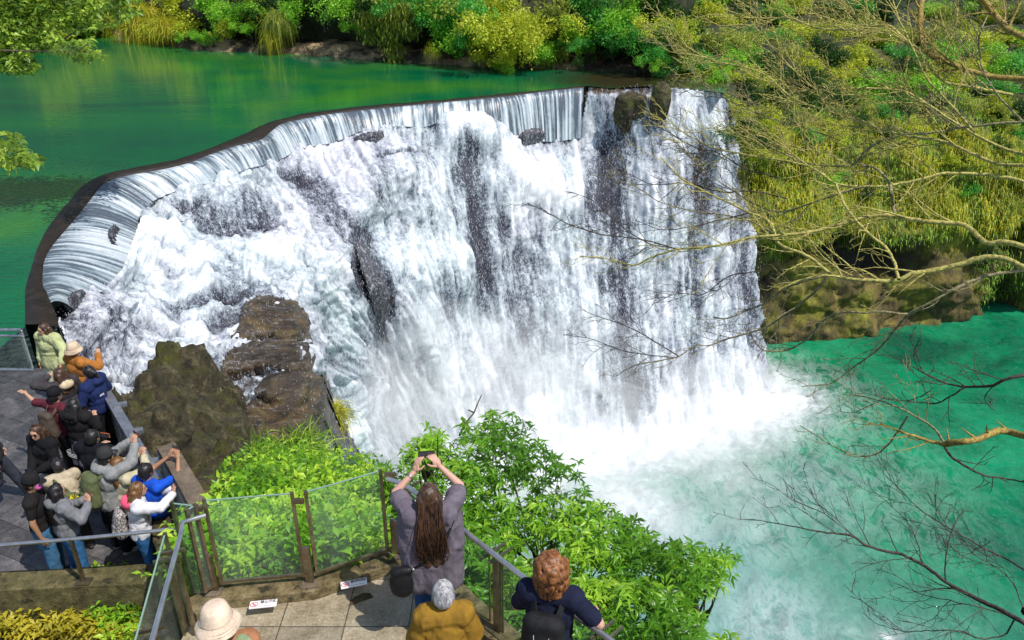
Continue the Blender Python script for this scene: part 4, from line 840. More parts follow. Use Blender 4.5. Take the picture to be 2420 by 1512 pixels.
nr = empty('handrail', (0, 0, 0)); a = PY(-60, 1296, 7.8); b = PY(0, 1288, 7.8); c = PY(212, 1270, 7.84); d = PY(412, 1250, 7.95)
t = TB(); t.tube(resample(np.array([a+np.array([-6, 0, 0]), a, b, c, d]), 24, False), .026, 10); t.build('rail', M_steel, nr)
for px in (192, -180):
    p0 = PY(px+8, 1378, 7.83); bm = bmesh.new(); zt = np.interp(px, [0, 212], [b[2], c[2]]) if px > 0 else b[2]
    bar(bm, (p0[0], 7.83, ZT+.38), (p0[0], 7.83, zt), .035, .05, (0, 1, 0)); bar(bm, (p0[0]-.09, 7.83, ZT+.415), (p0[0]+.09, 7.83, ZT+.415), .14, .02); bmo('post', bm, M_post, nr)
tag(nr, 'long steel handrail in front of the crowd on the lower terrace', 'handrail')
# grey railing along the waterside
gr = empty('grey_railing', (0, 0, 0)); t = TB()
E0 = np.array([*e0, ZT+1.05]); E1 = np.array([*e1, ZT+1.05]); E00 = np.array([*PT(192, 850, ZT+1.03), ZT+1.03])
bm = bmesh.new(); bar(bm, E00, E0, .13, .05); bar(bm, E0, E1, .15, .06); bmo('rail', bm, M_grey, gr)
for k in np.linspace(0, 1, 5):
    p = E0+(E1-E0)*k; bm = bmesh.new(); bar(bm, (p[0]+.02, p[1], ZT-.1), (p[0]+.02, p[1], p[2]-.02), .05, .09, (0, 1, 0)); bar(bm, (p[0]-.02, p[1], p[2]+.04), (p[0]+.16, p[1]+.08, p[2]+.04), .1, .06); bmo('post', bm, M_grey, gr)
for k in range(4):
    p, q = E0+(E1-E0)*(k+.06)/4, E0+(E1-E0)*(k+.94)/4
    bm = bmesh.new(); bar(bm, (p[0], p[1], ZT+.5), (q[0], q[1], ZT+.5), .014, .92); bmo('glass_panel', bm, M_glass2, gr)
    bm = bmesh.new()
    for s_ in np.linspace(.04, .96, 15): w_ = p+(q-p)*s_; bar(bm, (w_[0]-.03, w_[1], ZT+.04), (w_[0]-.03, w_[1], ZT+.98), .012, .012, (0, 1, 0))
    bmo('bars', bm, M_grey, gr)
tag(gr, 'dull grey railing with a flat top rail between the crowd and the mossy boulder', 'railing')
# brown coping with scratched glass between the two terraces
A = PZ(394, 1060, ZT+1.45); B = PZ(478, 1205, ZT+1.45); cp = empty('parapet', (0, 0, 0)); bm = bmesh.new(); bar(bm, A, B, .24, .14); fine(bm, 6, .012)
bmo('coping', bm, M_conc, cp); bm = bmesh.new(); A2 = A+np.array([-.15, -.02, 0]); B2 = B+np.array([-.15, -.02, 0]); bar(bm, (*A2[:2], ZT+.72), (*B2[:2], ZT+.72), .016, 1.36); bmo('glass_panel', bm, M_glass2, cp)
bm = bmesh.new(); bar(bm, (*(A[:2]), ZT-2), (*(A[:2]), ZT+1.36), .2, .2, (0, 1, 0)); bar(bm, (*(B[:2]), ZT-2), (*(B[:2]), ZT+1.36), .2, .2, (0, 1, 0)); bmo('pier', bm, M_conc, cp)
tag(cp, 'brown weathered coping over scratched glass, right of the photographing crowd', 'parapet')
# back railing over the pool
br_ = empty('back_railing', (0, 0, 0)); t = TB(); z1 = PY(40, 774, 14.3)[2]; z2 = PY(40, 788, 14.3)[2]; z3 = PY(40, 868, 14.3)[2]
for z, r in ((z1, .035), (z2, .03), (z3, .035)): t.tube(np.array([(-16, 14.3, z), (-9.95, 14.2, z)]), r, 8)
t.build('rails', M_steel, br_); bm = bmesh.new(); bar(bm, (-16, 14.27, (z2+z3)/2), (-9.95, 14.17, (z2+z3)/2), .014, z2-z3-.06); bmo('glass_panel', bm, M_glass, br_)
for x in (-10.0, -10.75, -12.4): 
    bm = bmesh.new(); bar(bm, (x, 14.22, ZT), (x, 14.22, z1), .05, .05, (0, 1, 0)); bmo('post', bm, M_steel, br_)
tag(br_, 'steel and glass railing over the pool behind the woman in pale green', 'railing')
# planted soil strip in the lower left
bm = bmesh.new(); prism(bm, [(-14, 3), (-3.05, 3), (-3.3, 7.6), (-4.4, 7.75), (-14, 7.6)], -6, -2.62); fine(bm, 14, .08, 1.5); tag(bmo('soil', bm, M_soil, smooth=True), kind='structure')

# ================================================================ NEAR PLANTS
def near_leaves(P, Dn, Nn, L, W, rnd): return leaf_arrays(P, Dn, Nn, L, W, rnd)
LN = {
 'fern': leaf_mat('fresh_yellow_green_leaves', (.05, .16, .008), (.20, .44, .02), (.52, .72, .06), .4, .4),
 'gloss': leaf_mat('glossy_mid_green_leaves', (.010, .05, .004), (.12, .31, .015), (.44, .66, .05), .33, .35),
 'brown': leaf_mat('yellowing_leaves', (.16, .12, .01), (.34, .31, .02), (.58, .50, .05), .5, .3),
 'oliv': leaf_mat('overhead_olive_leaves', (.02, .05, .006), (.13, .25, .02), (.50, .64, .09), .4, .35),
}
M_stem = bark_mat('green_brown_stem', (.05, .05, .015), (.16, .15, .05), 20)
def herb(px, py, Y, h, kind, label, nst=7, L=.11, spread=.35, cat='plant', pairs=9, name='leafy_plant', group=None, wr=.36):
    """upright stems with leaves in pairs, base on the ground at the given place"""
    c = PY(px, py, Y); root = empty(name, c); t = TB(); P_ = []; D_ = []; N_ = []; L_ = []; R_ = []
    for s_ in range(nst):
        a = rng.random()*6.28; e = np.array([math.cos(a), math.sin(a), 0])*spread*rng.random()*1.2; hh_ = h*(.65+.5*rng.random()); k = 8; u = np.linspace(0, 1, k)
        pts_ = np.outer(u**1.5, e)*hh_/h+np.outer(u, [0, 0, hh_])+rng.normal(0, .012, (k, 3)); t.tube(pts_, np.linspace(.008, .003, k), 4)
        for q in range(pairs):
            f = .22+.78*(q+rng.random()*.5)/pairs; p = np.array([np.interp(f, u, pts_[:, m]) for m in range(3)])
            for w in range(3):
                an = rng.random()*6.28; d = np.array([math.cos(an), math.sin(an), -.15+.5*rng.random()]); P_.append(p); D_.append(d); N_.append([0, 0, 1]+rng.normal(0, .25, 3)); L_.append(L*(.6+.7*rng.random())*(1.15-.4*f)); R_.append(np.clip(.25+.5*f+.4*(rng.random()-.5), 0, 1))
    t.build('stems', M_stem, root); L_ = np.array(L_); v, f, r = leaf_arrays(np.array(P_), np.array(D_), np.array(N_), L_, L_*wr, np.array(R_))
    link('leaves', nmesh('leaves', v, f, {'rnd': r}), LN[kind], root); tag(root, label, cat, group); return root
def fill(name, poly, tf, n, zlift, L, kind, label, wr=.4, up=.3, cat='ground cover'):
    P0 = np.array(poly); pts_ = []
    while len(pts_) < n:
        q = rng.random((n*2, 2))*(P0.max(0)-P0.min(0))+P0.min(0); m_ = inpoly(q[:, 0], q[:, 1], poly); pts_ += list(q[m_])
    q = np.array(pts_[:n]); W = tf(q[:, 0], q[:, 1])+np.array([0, 0, 1])*(zlift*rng.random(n)**1.3)[:, None]; cl = vn(W[:, 0]*2.2, W[:, 1]*2.2, W[:, 2]*2, 8)
    d = unit(n); d[:, 2] = np.abs(d[:, 2])*.6+up-.3; N_ = rng.normal(0, .35, (n, 3))+[0, 0, 1]; L_ = L*(.5+.9*rng.random(n)); v, f, r = leaf_arrays(W, d, N_, L_, L_*wr, np.clip(cl*1.7-.6+.4*rng.random(n), 0, 1))
    o = link(name, nmesh(name, v, f, {'rnd': r}), LN[kind]); tag(o, label, cat, kind='stuff'); return o
tsf = lambda x, y: PA(x, y, Ts(x, y))
fill('ground_cover', [(520,1180),(600,1110),(700,1090),(840,1110),(930,1140),(930,1330),(820,1375),(700,1400),(520,1440),(430,1450),(430,1340),(510,1260)], tsf, 13000, .6, .12, 'fern', 'bright green nettle-like undergrowth behind the glass railing')
fill('ground_cover', [(940,1150),(1000,1150),(1100,1300),(1240,1420),(1240,1540),(940,1540)], tsf, 4000, .5, .12, 'gloss', 'shaded green undergrowth under the leafy tree')
hs = [(560,1330,8.2,.7,'fern'),(640,1290,8.6,.8,'fern'),(720,1260,9,.8,'fern'),(800,1260,9.1,.8,'fern'),(880,1230,9.4,.8,'fern'),(610,1200,10.2,.65,'fern'),(690,1190,10.6,.7,'fern'),(760,1180,10.9,.7,'fern'),(850,1195,10.6,.7,'fern'),
      (610,1400,7.0,.8,'fern'),(700,1390,7.1,.8,'fern'),(790,1370,7.2,.85,'fern'),(870,1330,7.5,.9,'fern'),(460,1400,7.0,.6,'fern'),(500,1330,7.4,.6,'fern'),(920,1230,9.2,1.0,'gloss')]
wh_ = ['behind the left pane', 'in the middle of the left pane', 'behind the post between the panes', 'behind the right pane', 'at the far end of the right pane', 'at the foot of the mossy boulder', 'below the lowest brown slab', 'right below the brown slabs', 'beside the streaming rock at the fall edge',
       'low behind the left pane, above the left warning plate', 'low at the right end of the left pane', 'low at the left end of the right pane', 'low at the right end of the right pane', 'beside the stair railing', 'between the stair railing and the parapet', 'at the right post of the glass railing']
for (px, py, Yv, h, kd), w_ in zip(hs, wh_): herb(px, py, Yv, h, kd, 'bright green nettle-like plant '+w_, nst=10, L=.14, spread=.45, pairs=11, group='nettle-like plants below the terrace')
gs = lambda x, y: PZ(x, y, -2.6)
fill('ground_cover', [(-20,1440),(150,1430),(300,1400),(350,1380),(350,1530),(-20,1530)], gs, 1700, .28, .12, 'brown', 'yellowing leaves carpeting the soil in the lower left corner')
fill('ground_cover', [(190,1370),(350,1370),(350,1540),(260,1540),(180,1420)], gs, 1700, .3, .11, 'fern', 'green leaves among the yellowing ones beside the stair railing')
for (px, py, h, kd, lab) in ((225,1400,.42,'fern','small bright plant at the foot of the handrail post'),(330,1410,.5,'fern','green plant beside the lower left glass'),(60,1500,.3,'brown','yellow plant in the lower left corner'),(180,1490,.35,'brown','yellow-green plant between the corner and the stair railing'),(290,1480,.4,'fern','low green plant left of the lower bracket')):
    c = gs(px, py); herb(px, py, c[1], h, kd, lab, nst=7, L=.12, spread=.25, pairs=6, group='plants on the soil strip')

# leafy tree in front of the plunge pool
def whorl_tree(name, label, poly, afn, nclus, L, kind, trunkbase, cat='tree', leaves=8, droop=.55, wr=.26, ntwig=60, up=.35):
    P0 = np.array(poly, float); q = []
    while len(q) < nclus:
        c = rng.random((nclus*2, 2))*(P0.max(0)-P0.min(0))+P0.min(0); q += list(c[inpoly(c[:, 0], c[:, 1], poly) & (vn(c[:, 0]/34, c[:, 1]/30, 0, 19) > .33)])
    q = np.array(q[:nclus]); a = afn(q[:, 0], q[:, 1]); q = q+rng.normal(0, 11, q.shape); C = PA(q[:, 0], q[:, 1], a); n = nclus*leaves; k = np.repeat(np.arange(nclus), leaves); an = np.tile(np.arange(leaves)*2*math.pi/leaves, nclus)+np.repeat(rng.random(nclus)*6.28, leaves)+rng.normal(0, .2, n)
    tilt = np.repeat(unit(nclus)*.5, leaves, 0); d = np.stack([np.cos(an), np.sin(an), np.full(n, up)-droop*rng.random(n)], -1)+tilt; N_ = np.stack([-np.cos(an)*.4, -np.sin(an)*.4, np.ones(n)], -1)+tilt
    L_ = L*(.6+.6*rng.random(n)); cl = np.repeat(vn(C[:, 0]*1.2, C[:, 1]*1.2, C[:, 2]*1.2, 8)*.8+.3*rng.random(nclus), leaves)
    v, f, r = leaf_arrays(C[k]+rng.normal(0, .012, (n, 3)), d, N_, L_, L_*wr, np.clip(cl-.2+.3*rng.random(n), 0, 1), bend=.2)
    tb_ = np.asarray(trunkbase, float); root = empty(name, tb_); o = link('crown', nmesh('crown', v-tb_, f, {'rnd': r}), LN[kind], root)
    t = TB(); cen = C.mean(0)-np.array([0, 0, .3]); t.tube(np.array([[0, 0, 0], (cen-tb_)*.5+[.2, 0, 0], cen-tb_]), [.13, .09, .05], 8)
    for i in range(ntwig):
        e = C[rng.integers(nclus)]-tb_; s_ = (cen-tb_)*(.55+.45*rng.random()); m_ = (s_+e)/2+rng.normal(0, .12, 3)-[0, 0, .1]; u = np.linspace(0, 1, 8)[:, None]; t.tube((1-u)**2*s_+2*u*(1-u)*m_+u*u*e, np.linspace(.028, .005, 8), 5)
    t.build('trunk', M_trunk, root); tag(root, label, cat); return root
BP = [(985,1060),(1010,1035),(1060,1050),(1120,1010),(1165,985),(1215,990),(1240,1030),(1300,1060),(1335,1090),(1385,1130),(1380,1175),(1430,1200),(1470,1240),(1530,1250),(1580,1285),(1660,1310),(1725,1335),(1690,1385),(1650,1400),(1640,1450),(1660,1490),(1740,1530),(1500,1560),(1250,1560),(1110,1400),(1085,1300),(1000,1200),(960,1130)]
def aB(x, y):
    b = np.interp(y, [980, 1150, 1300, 1450, 1600], [12.5, 11.0, 9.8, 8.8, 8.0]); return b+rng.normal(0, .5, np.shape(x))-.4*vn(np.asarray(x)/60, np.asarray(y)/60, 0, 3)
whorl_tree('leafy_tree', 'glossy green tree with drooping whorls of leaves in front of the plunge pool', BP, aB, 1900, .155, 'gloss', PY(1250, 1500, 9.5)-np.array([0, 0, 5]), leaves=8)
for (pl, lab, n_) in (([(975,1045),(1030,1020),(1060,1080),(1010,1120),(960,1110)], 'pale green sapling behind the woman with raised arms', 70), ([(1560,1290),(1735,1320),(1690,1390),(1600,1370)], 'branch tip shrub reaching right over the pool', 110), ([(1500,1400),(1660,1390),(1640,1540),(1450,1560)], 'dark lower shrub beside the curly-haired visitor', 240)):
    whorl_tree('shrub', lab, pl, lambda x, y: aB(x, y)-.4, n_, .13, 'fern' if 'pale' in lab else 'gloss', PY(np.mean([p[0] for p in pl]), np.mean([p[1] for p in pl]), 9.5)-np.array([0, 0, 3]), 'shrub', ntwig=16)
# sprig above the tree
t = TB(); c = PA(1090, 1030, 11.5)
for pl in ([(1085,1030),(1100,1000),(1120,975),(1130,950),(1138,933)],[(1120,975),(1105,968)],[(1100,1000),(1090,985)]): t.tube(np.array([PA(p[0], p[1], 11.5)-c for p in pl]), np.linspace(.016, .008, len(pl)), 5)
o = t.build('bare_twig', M_trunk); o.location = V(c); tag(o, 'thin bare twig sticking up over the leafy tree top', 'twig')
# overhanging leaves, upper left
def overhang(label, limbs, leafpoly, a, n, L, name='overhanging_tree'):
    base = PA(-420, limbs[0][0][0][1]+120, a+1)-np.array([0, 0, 2]); root = empty(name, base); t = TB()
    for pl, r in limbs:
        pl = resample(np.array(pl, float), 16); P = PA(pl[:, 0], pl[:, 1], a+.3*np.sin(pl[:, 0]/40))-base; t.tube(P, np.linspace(r, r*.3, 16), 6)
    s0 = PA(limbs[0][0][0][0], limbs[0][0][0][1], a)-base; t.tube(np.array([[0, 0, -3], [0, 0, 0], s0]), [.2, .14, limbs[0][1]], 8); t.build('trunk', M_trunk, root)
    P0 = np.array(leafpoly, float); q = []
    while len(q) < n:
        c_ = rng.random((n*2, 2))*(P0.max(0)-P0.min(0))+P0.min(0); m_ = inpoly(c_[:, 0], c_[:, 1], leafpoly) & (vn(c_[:, 0]/22, c_[:, 1]/16, 0, 12) > .30); q += list(c_[m_])
    q = np.array(q[:n]); C = PA(q[:, 0], q[:, 1], a+rng.normal(0, .6, n))-base; d = unit(n); d[:, 2] = d[:, 2]*.5-.25; L_ = L*(.6+.7*rng.random(n))
    v, f, r = leaf_arrays(C, d, rng.normal(0, .5, (n, 3))+[0, 0, 1], L_, L_*.45, np.clip(vn(q[:, 0]/30, q[:, 1]/30, 0, 4)-.15+.4*rng.random(n), 0, 1)); link('crown', nmesh('crown', v, f, {'rnd': r}), LN['oliv'], root)
    tag(root, label, 'tree'); return root
overhang('olive-leaved tree leaning in from the upper left corner over the pool', [([(-30,130),(60,120),(130,105),(185,70)],.07),([(-30,165),(50,150),(90,165)],.04),([(80,118),(150,125),(200,128),(250,135)],.035),([(0,100),(90,60),(160,30)],.05)],
  [(-60,-60),(330,-60),(330,30),(240,70),(160,75),(130,115),(60,125),(100,160),(60,175),(-60,160)], 26, 8000, .23)
overhang('low leafy branch with dark leaves over the far left pool edge', [([(-30,118),(100,122),(180,118),(240,125)],.03),([(180,118),(220,100)],.02)], [(150,98),(215,88),(225,105),(200,118),(240,120),(252,138),(200,142),(150,130),(110,125)], 24, 260, .24)
overhang('dark leafy branch tip entering at the left edge above the pool', [([(-30,390),(30,396),(70,385),(105,378)],.03),([(-20,340),(40,350),(80,372)],.03)], [(-30,312),(40,314),(50,345),(80,368),(105,382),(60,392),(20,395),(-30,385)], 14, 420, .17)
# ================================================================ BARE TREES REACHING IN FROM THE RIGHT
M_moss = bark_mat('moss_covered_bark', (.16, .13, .03), (.62, .55, .16), 18)
M_gold = bark_mat('golden_bark', (.14, .09, .02), (.42, .31, .07), 18)
M_darkb = bark_mat('dark_bare_bark', (.022, .016, .014), (.09, .065, .05), 18)
M_greyb = bark_mat('olive_grey_bark', (.07, .06, .03), (.36, .31, .16), 18)
VIEW = np.array([0, ct, -st])
def twigs(t, P, r, lev, lenf, dens, rs, bias, seed_dir=None, minr=.0035, k=4, f0=.15):
    """side shoots along P, mostly spread in planes the tree's own crown would fill"""
    L = np.linalg.norm(np.diff(P, axis=0), axis=1).sum(); n = max(1, int(L*dens)); d = np.r_[0, np.cumsum(np.linalg.norm(np.diff(P, axis=0), axis=1))]/L
    for i in range(n):
        f = f0+(1-f0)*(i+rs.random())/n; p = np.array([np.interp(f, d, P[:, m]) for m in range(3)]); q = np.array([np.interp(min(1, f+.05), d, P[:, m]) for m in range(3)]); tg_ = q-p
        if np.linalg.norm(tg_) < 1e-6: tg_ = P[-1]-P[-2]
        tg_ /= np.linalg.norm(tg_); ax = VIEW+rs.normal(0, .45, 3); ax -= ax@tg_*tg_; ax /= np.linalg.norm(ax); an = (1 if rs.random() < .5 else -1)*(.35+.7*rs.random()); side = np.cross(ax, tg_)
        dr = tg_*math.cos(an)+side*math.sin(an)+bias*.35; dr /= np.linalg.norm(dr); ln_ = lenf*(.45+.8*rs.random())*(1-.45*f); m_ = 7; pts = [p]; cu = rs.normal(0, .16, 3)
        for s_ in range(m_): dr = dr+cu*.35+rs.normal(0, .10, 3)+bias*.06; dr /= np.linalg.norm(dr); pts.append(pts[-1]+dr*ln_/m_)
        pts = np.array(pts); r0 = max(minr, np.interp(f, d, r)*.5); rr = np.linspace(r0, minr*.6, m_+1); t.tube(pts, rr, k)
        if lev > 0: twigs(t, pts, rr, lev-1, ln_*.55, dens*1.35, rs, bias, minr=minr*.85, k=3, f0=.2)
def limb(root, pl, w0, w1, dep0, dep1, mat, lev, lenf, dens, bias, seed, minr=.0075):
    rs = np.random.default_rng(seed); pl = np.array(pl, float); Q = resample(pl, max(14, len(pl)*4)); n = len(Q); u = np.linspace(0, 1, n); a = dep0+(dep1-dep0)*u+.25*np.sin(u*7+seed)
    P = PA(Q[:, 0], Q[:, 1], a); kk = .8 if seed >= 400 else 1.25; r = np.linspace(w0*kk, w1*kk*1.2, n)/2/F*a*(1+.18*(vn(u*14, seed, 0, 2)-.5)); P = P+rs.normal(0, .004, P.shape); P0 = np.array(root.location)
    t = TB(); t.tube(P, r, 8)
    twigs(t, P, r, lev, lenf*1.1, dens*(1.2 if seed < 200 else 1.6), rs, np.array(bias, float), minr=minr*(1.35 if seed < 200 else (.6 if seed >= 400 else 1))); o = t.build('branch', mat, root, off=P0); return P
def bare_tree(label, entry, trunkx, ground, mat, limbs):
    ex, ey, ea = entry; base = PA(trunkx, ey, ea); base[2] = ground; root = empty('bare_tree', base); bpy.context.view_layer.update()
    ends = []
    for L in limbs:
        p_ = limb(root, *L)[0]
        if L[0][0][0] >= 2410: ends.append(p_)
    t = TB(); top = max(e[2] for e in ends)+1.5; zz = np.linspace(ground, top, 14); bx = np.stack([base[0]+.15*np.sin(zz), base[1]+.15*np.cos(zz*.8), zz], -1); t.tube(bx, np.linspace(.34, .10, 14), 10)
    for e in ends:
        s_ = np.array([base[0], base[1], e[2]-.8]); m_ = (s_+e)/2+[0, 0, -.1]; t.tube(np.array([s_, m_, e]), [.11, .07, .05], 6)
    t.build('trunk', mat, root, off=base); tag(root, label, 'tree'); return root
B = (-.6, 0, .35)
UP1 = [
 ([(2440,189),(2419,188),(2345,182),(2278,165),(2237,145),(2197,131),(2177,101),(2173,67),(2177,0),(2180,-40)],10,8,15,16.5,M_gold,1,1.2,3,B,101),
 ([(2440,232),(2419,229),(2345,215),(2278,202),(2237,198),(2204,172),(2183,138),(2130,91),(2082,77),(2022,71),(1960,60)],7,2,15,17,M_moss,2,1.5,3,B,102),
 ([(2230,150),(2160,110),(2123,81),(2103,57),(2069,61),(2022,69),(1961,71),(1918,64),(1881,44),(1840,42),(1773,44),(1706,20)],6,1.5,15.5,18,M_moss,2,1.5,3,B,103),
 ([(2440,100),(2419,87),(2378,71),(2355,40),(2321,0),(2300,-40)],12,10,14,15,M_gold,1,1.2,3,B,104),
 ([(2440,290),(2419,289),(2378,288),(2328,296),(2271,301),(2210,313),(2130,318),(2076,333),(2042,357),(2018,394),(1941,392),(1884,380),(1807,340),(1766,313)],5,2.2,16,17.5,M_greyb,2,1.5,2.8,B,105),
 ([(2440,392),(2419,390),(2365,390),(2325,377),(2277,353),(2227,333),(2150,323),(2103,313),(2049,293),(2018,283),(1975,269),(1891,242),(1857,222),(1820,182),(1773,161),(1672,141),(1590,90)],7,1.6,15,19,M_moss,2,1.8,3,B,106),
 ([(2440,372),(2419,367),(2345,340),(2294,313),(2227,272),(2177,235),(2130,212),(2076,209),(2008,209),(1891,215),(1820,235),(1739,249)],6,1.8,16,18.5,M_moss,2,1.6,3,B,107),
 ([(2440,440),(2419,427),(2345,414),(2271,409),(2217,409),(2177,424),(2103,439),(2042,441),(1975,437),(1924,397),(1874,383),(1773,367),(1689,353),(1605,309),(1560,260)],7,1.5,15,18,M_moss,2,1.6,3,B,108),
 ([(2103,439),(2100,425),(2065,395),(2025,388)],6,3,15.6,16,M_greyb,1,.8,2,B,109),
 ([(2103,439),(2108,470),(2112,505),(2116,511)],6,5,15.6,15.6,M_greyb,0,.6,2,B,110),
 ([(2040,441),(1990,455),(1930,475),(1860,500),(1820,500),(1760,470),(1700,430),(1660,400),(1590,330)],4,1,16,18.5,M_greyb,2,1.3,3,B,111),
 ([(2060,300),(1980,250),(1900,190),(1850,140),(1780,60),(1740,0)],3.5,1.4,17,19,M_moss,2,1.4,3,B,112),
 ([(2300,310),(2240,240),(2190,190),(2150,100),(2120,40),(2100,-30)],4,2,15,16,M_moss,2,1.4,3,B,113),
 ([(2419,290),(2360,230),(2320,170),(2310,90),(2340,20),(2350,-30)],4,2,14.5,15.5,M_greyb,2,1.3,3,(-.2,0,.6),114),
 ([(1980,330),(1900,300),(1820,280),(1740,250),(1680,210),(1620,150),(1575,80)],2.6,1,17,20,M_greyb,2,1.3,3,B,115)]
bare_tree('upper bare tree with mossy yellow-green limbs over the hillside, right edge', (2440, 300, 15), 3050, -15, M_moss, UP1)
B2 = (-.7, 0, .12)
MID = [
 ([(2440,588),(2419,584),(2378,570),(2325,577),(2304,547),(2271,527),(2227,527),(2160,520),(2116,511),(2076,506),(2042,513),(1992,527),(1924,547),(1840,557),(1773,560),(1722,574),(1672,584),(1605,587),(1540,606),(1500,630),(1440,612),(1370,605)],11,1.6,13.5,17,M_moss,2,1.2,2.0,B2,201),
 ([(2440,640),(2419,634),(2385,614),(2345,606),(2311,611),(2261,627),(2210,638),(2150,646),(2123,665),(2059,663),(1992,658),(1955,644),(1928,617),(1891,597),(1840,580),(1830,557),(1823,523),(1773,503),(1672,456),(1605,420),(1560,370)],12,1.8,13,17,M_moss,2,1.2,2.0,B2,202),
 ([(2440,636),(2419,638),(2345,648),(2311,658),(2261,678),(2210,708),(2143,742),(2109,786),(2076,826),(2008,873),(1968,907),(1894,913)],7,1.6,13.5,15.5,M_greyb,2,1.0,2.0,B2,203),
 ([(2143,742),(2076,735),(2042,740),(2002,735),(1968,742),(1941,762),(1908,802),(1874,823),(1840,831),(1803,829),(1783,809),(1773,786)],4,2.4,14.6,16,M_greyb,1,.9,1.6,B2,204),
 ([(1955,651),(1908,661),(1867,675),(1840,691),(1807,718),(1766,732),(1716,755),(1685,749)],5,2,15.5,17,M_greyb,2,1.0,2.6,B2,205),
 ([(1955,651),(1928,688),(1891,718),(1857,742),(1807,776),(1773,786),(1722,799),(1672,819),(1645,812),(1605,843),(1550,853),(1500,862),(1470,878)],5,1.4,15.5,17.5,M_greyb,2,1.0,2.2,B2,206),
 ([(2123,660),(2110,610),(2090,580),(2060,560),(2020,520),(1990,475),(1975,437)],6,4,14.2,15.6,M_moss,1,.9,2,B2,207),
 ([(1672,584),(1600,590),(1540,570),(1480,560),(1420,555),(1340,530),(1300,505),(1245,480)],3,1.2,16.8,18,M_darkb,2,.9,2.4,B2,208),
 ([(1605,587),(1540,580),(1480,545),(1440,510),(1400,470),(1340,452)],2.4,1,17,18,M_darkb,1,.7,2.4,B2,209),
 ([(1605,843),(1560,815),(1520,790),(1480,770),(1420,750),(1380,735)],2.4,1,17,18,M_darkb,2,.7,2.4,B2,210),
 ([(1600,845),(1540,840),(1470,830),(1400,800),(1330,790)],2.0,1,17.2,18,M_darkb,2,.6,2.4,B2,211),
 ([(1992,658),(1970,620),(1940,590),(1900,555)],4,2,15,15.6,M_moss,1,.7,2,B2,212),
 ([(1840,557),(1770,520),(1700,505),(1640,500),(1560,480),(1500,440),(1450,400)],3,1,16.4,18.5,M_greyb,2,1.1,2.4,B2,213),
 ([(1773,503),(1700,520),(1620,540),(1560,545),(1500,520)],2.4,1,16.5,18,M_darkb,2,.9,2.4,B2,214)]
MID += [([(1840,420),(1760,400),(1700,360),(1640,350),(1560,300),(1500,290)],2.6,1,17,19,M_darkb,2,1.1,2.6,B2,215),([(1860,470),(1780,450),(1700,455),(1620,430),(1540,440),(1470,400)],2.6,1,17,19,M_darkb,2,1.1,2.6,B2,216),([(1800,640),(1720,650),(1660,700),(1600,690),(1540,720)],2.2,1,16.5,18,M_darkb,2,.9,2.6,B2,217)]
bare_tree('middle bare tree whose long crooked limbs cross the right side of the waterfall', (2440, 620, 13.5), 3000, -17, M_moss, MID)
B3 = (-.5, 0, .5)
LOWA = [
 ([(2440,1035),(2419,1029),(2361,1015),(2311,1039),(2244,1047),(2230,1049)],14,10,11.5,11.8,M_gold,0,.4,1.5,B3,301),
 ([(2234,1052),(2197,1042),(2143,1025),(2080,1000)],8,2,11.8,12.3,M_gold,2,.8,2.4,B3,302),
 ([(2236,1056),(2215,1020),(2193,1000),(2120,960),(2060,940),(1990,930)],5,1.4,11.8,12.5,M_greyb,2,.9,2.6,B3,303),
 ([(2230,1049),(2240,1076),(2294,1109),(2321,1123),(2419,1138)],5,2.5,11.8,11.6,M_darkb,1,.6,2,B3,304),
 ([(2440,884),(2380,893),(2345,912),(2280,915),(2230,905),(2180,880),(2130,850)],7,1.6,12,13,M_darkb,2,1.0,2.6,B3,305),
 ([(2280,915),(2240,940),(2215,955),(2160,950),(2080,940)],3.5,1.3,12.4,13,M_darkb,2,.8,2.4,B3,306),
 ([(2143,985),(2120,1020),(2100,1050),(2070,1075),(2020,1080),(1960,1050),(1890,1005)],3.5,1.2,12.5,13.5,M_greyb,1,.8,1.8,B3,307)]
bare_tree('bare tree with a thick golden crooked limb over the green water, right edge', (2440, 1000, 11.8), 2950, -16, M_darkb, LOWA)
B4 = (-.45, 0, .6)
LOWB = [
 ([(2440,1485),(2419,1473),(2399,1459),(2345,1432),(2277,1399),(2237,1378),(2210,1355),(2177,1331),(2129,1308),(2092,1304),(2045,1288),(2015,1264),(1941,1257),(1891,1247),(1823,1234),(1756,1224)],15,1.2,9,10.5,M_darkb,2,.85,2.6,B4,401),
 ([(2440,1355),(2419,1345),(2378,1321),(2328,1298),(2288,1274),(2227,1240),(2177,1207),(2150,1180),(2092,1123)],6,1.2,9.3,10.5,M_darkb,2,.9,3.2,B4,402),
 ([(2399,1459),(2378,1500),(2328,1510),(2304,1506),(2271,1489),(2210,1489),(2136,1493),(2076,1476),(2052,1459)],5,1.2,9,10,M_darkb,2,.6,2.6,B4,403),
 ([(2399,1459),(2345,1442),(2261,1422),(2177,1405),(2109,1375)],4,1.2,9,10,M_darkb,2,.8,2.8,B4,404),
 ([(2015,1264),(1968,1220),(1924,1183),(1897,1106)],2.4,.9,10,10.6,M_darkb,1,.5,3,B4,405),
 ([(2015,1264),(1941,1210),(1867,1180),(1823,1143),(1773,1129)],2.4,.9,10,10.8,M_darkb,1,.55,3,B4,406),
 ([(2177,1331),(2170,1290),(2150,1240),(2110,1200),(2090,1180)],3.5,1,9.5,10,M_darkb,2,.6,3.4,B4,407),
 ([(2419,1440),(2400,1390),(2370,1350),(2300,1310),(2250,1260),(2200,1220)],3.5,1.1,9.2,9.8,M_darkb,2,.7,3.2,B4,408),
 ([(2136,1493),(2080,1450),(2040,1425),(2010,1395)],2,.9,9.6,10,M_darkb,2,.4,3,B4,409)]
